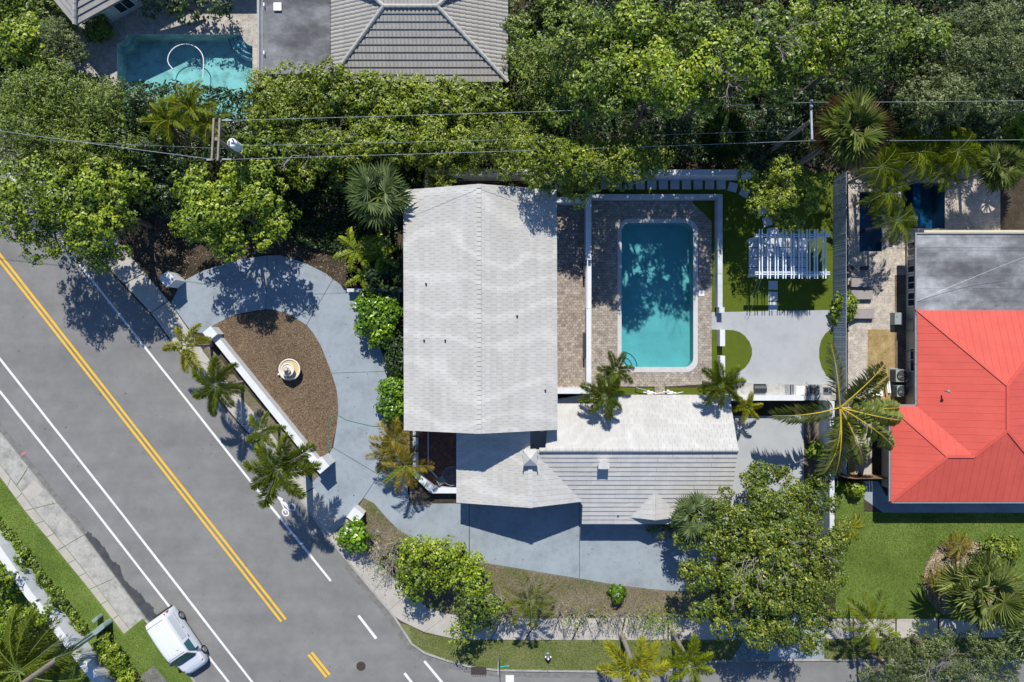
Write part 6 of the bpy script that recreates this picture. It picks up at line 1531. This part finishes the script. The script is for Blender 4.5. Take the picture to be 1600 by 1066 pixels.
palm('brown tipped cycad like plant at the top of the straw bed', 1497, 852, .7, 26, 9, RUS, 'rus', .05, cat='plant', name='spiky_plant')
palm('dark spiky plant at the left of the straw bed under the big fan palm', 1462, 905, .7, 26, 9, RUS, 'rus', .05, cat='plant', name='spiky_plant')
# ---------------------------------------------------------------- bare shrubs in the street beds
random.seed(21)
def bare_shrub(label, x, y, n, L, leafy=0, up=.9, grp=None):
    b = P(x, y, LZ); t = thing('bare_shrub', b, label, 'shrub', grp); k = MB()
    for _ in range(n): twig(k, b + Vector((random.uniform(-.3, .3), random.uniform(-.1, .1), 0)), Vector((random.uniform(-.8, .8), random.uniform(-.8, .8), up)), L, .045, 3)
    k.build('branch', M['twig'], t)
    if leafy:
        m_ = leafy; p = np.array([b.x, b.y, 1.2]) + rng.normal(0, 1, (m_, 3)) * np.array([.5, .5, .35]); nn = rng.normal(size=(m_, 3)) * .5 + [0, 0, 1]; nn /= np.linalg.norm(nn, axis=1, keepdims=True)
        leaf_object('foliage', M['L_bright'], p, nn, rng.uniform(.08, .16, m_), .5, rng.uniform(.3, .8, m_), t)
bs = 'bare clipped stems between the dry bed and the front pavement'
for x, lf, wd in ((874, 0, 'leftmost bare clipped stem beside the wispy palm'), (898, 60, 'bare clipped stem with a few leaves, second from the left'), (918, 0, 'third bare clipped stem from the left'), (944, 30, 'bare clipped stem below the single young plant, left side'), (966, 0, 'pale bare stem directly below the single young plant'), (986, 40, 'bare stem just right of the single young plant'), (1016, 220, 'leafiest stem of the clipped row near the large tree'), (1042, 160, 'last stem of the clipped row at the shade of the large tree')):
    bare_shrub(wd, x, 960, 6, .72, lf * 2 + 30, 1.0, bs)
bare_shrub('tangle of pale bare branches beside the lone white pillar', 582, 845, 12, .85, 90, .6)
bare_shrub('scrubby half bare shrub between the branch tangle and the drive edge', 630, 848, 8, .7, 220, .7)
bare_shrub('scrubby leafy tangle at the pavement edge below the branch tangle', 600, 880, 8, .7, 160, .7)
bare_shrub('tangle of bare branches behind the street corner trees, left part', 612, 862, 9, .8, 60, .6)
bare_shrub('tangle of bare branches behind the street corner trees, middle part', 650, 862, 9, .75, 80, .6)
bare_shrub('bare branches poking out right of the street corner trees', 770, 928, 7, .7, 40, .6)
bare_shrub('bare branches below the small tree group at the dry bed edge', 790, 955, 7, .7, 90, .6)
# ---------------------------------------------------------------- ground cover that nobody could count
def scatter(name, mat, poly, n, size, z=LZ, tall=1.0, lie=False, asp=.18, excl=None, parent=None):
    xs = [p[0] for p in poly]; ys = [p[1] for p in poly]; X = rng.uniform(min(xs), max(xs), n * 2); Y = rng.uniform(min(ys), max(ys), n * 2)
    kp = [i for i in range(2 * n) if inside((X[i], Y[i]), poly) and not (excl and any(inside((X[i], Y[i]), e) for e in excl))][:n]; X, Y = X[kp], Y[kp]; m_ = len(kp)
    q = np.stack([(X - 800) / S, (533 - Y) / S, np.full(m_, z + (0 if not lie else .015))], axis=1)
    if lie: nn = rng.normal(size=(m_, 3)) * .25 + [0, 0, 1]; ax = rng.normal(size=(m_, 3))
    else: nn = rng.normal(size=(m_, 3)) * [1, 1, .5] + [0, 0, .4]; ax = rng.normal(size=(m_, 3)) * .45 + [0, 0, 1]
    nn /= np.linalg.norm(nn, axis=1, keepdims=True); s_ = size * rng.uniform(.5, 1.4, m_)
    return tag(leaf_object(name, M[mat], q, nn, s_, asp, rng.uniform(0, 1, m_), axis=ax), kind='stuff')
scatter('grass', 'blade', [(1306, 752), (1350, 752), (1350, 802), (1620, 802), (1620, 966), (1306, 966)], 52000, .09, LZ + .02)
scatter('grass', 'blade', [(640, 978), (713, 1001), (820, 1002), (1200, 1001), (1200, 1032), (1115, 1034), (1052, 1046), (781, 1046), (702, 1033), (644, 1005)], 30000, .09, LZ + .02)
scatter('grass', 'blade', [(1290, 998), (1620, 997), (1620, 1030), (1290, 1031)], 14000, .09, LZ + .02)
scatter('grass', 'blade', [(0, 745), (40, 800), (90, 862), (140, 923), (194, 994), (228, 968), (300, 1060), (320, 1100), (250, 1090), (216, 1052), (150, 985), (0, 800)], 40000, .08, LZ + .01)
scatter('wood_chips', 'chip', island, 26000, .10, LZ + .004, lie=True, asp=.28)
scatter('leaf_litter', 'chip', [(420, 400), (520, 440), (625, 455), (600, 520), (610, 600), (596, 660), (640, 765), (905, 790), (1115, 840), (1042, 922), (905, 903), (734, 872), (600, 800), (520, 800), (480, 745), (530, 690), (530, 610), (480, 500), (330, 500), (290, 450)], 420, .10, LZ + .006, lie=True, asp=.5)
scatter('weeds', 'blade', [(568, 781), (600, 806), (650, 845), (720, 856), (734, 876), (820, 891), (968, 916), (1060, 926), (1060, 960), (842, 966), (702, 958), (640, 922), (568, 854)], 9000, .12, LZ + .02)
scatter('straw_mulch', 'straw', [(1440, 905), (1446, 880), (1458, 862), (1472, 848), (1500, 845), (1545, 848), (1560, 862), (1575, 900), (1560, 950), (1470, 960), (1448, 935)], 7000, .16, LZ + .01, lie=True, asp=.2)
scatter('leaf_litter', 'chip', [(568, 781), (600, 806), (650, 845), (720, 856), (734, 876), (820, 891), (968, 916), (1060, 926), (1060, 960), (842, 966), (702, 958), (640, 922), (568, 854)], 9000, .09, LZ + .002, lie=True, asp=.4)
scatter('leaf_litter', 'chip', [(190, 340), (540, 340), (620, 452), (540, 450), (478, 410), (417, 397), (315, 422), (263, 470), (189, 383)], 4000, .12, LZ + .002, lie=True, asp=.4)
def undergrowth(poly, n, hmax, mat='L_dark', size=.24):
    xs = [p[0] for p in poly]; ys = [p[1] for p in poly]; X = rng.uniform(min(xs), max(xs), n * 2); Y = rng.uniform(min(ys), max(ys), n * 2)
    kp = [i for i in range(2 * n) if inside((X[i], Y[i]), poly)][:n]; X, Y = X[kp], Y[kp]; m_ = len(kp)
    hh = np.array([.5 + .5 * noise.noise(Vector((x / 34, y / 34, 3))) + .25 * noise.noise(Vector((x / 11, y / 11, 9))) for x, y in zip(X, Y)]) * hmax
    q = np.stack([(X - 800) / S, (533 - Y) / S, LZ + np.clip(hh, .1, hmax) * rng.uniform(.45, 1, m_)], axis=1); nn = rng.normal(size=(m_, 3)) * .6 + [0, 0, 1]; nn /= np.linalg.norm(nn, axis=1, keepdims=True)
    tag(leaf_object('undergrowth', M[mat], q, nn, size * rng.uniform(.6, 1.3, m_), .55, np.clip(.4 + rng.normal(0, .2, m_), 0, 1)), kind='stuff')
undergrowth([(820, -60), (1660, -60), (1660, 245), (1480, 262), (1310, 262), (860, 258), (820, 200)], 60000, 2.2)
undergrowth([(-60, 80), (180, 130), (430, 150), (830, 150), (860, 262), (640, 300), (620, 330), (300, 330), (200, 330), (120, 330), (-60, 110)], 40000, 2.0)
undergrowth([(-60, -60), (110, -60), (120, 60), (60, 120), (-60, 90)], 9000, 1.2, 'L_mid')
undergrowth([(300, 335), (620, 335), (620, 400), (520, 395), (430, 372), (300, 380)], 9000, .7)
print('leaf triangles', TOTAL[0])
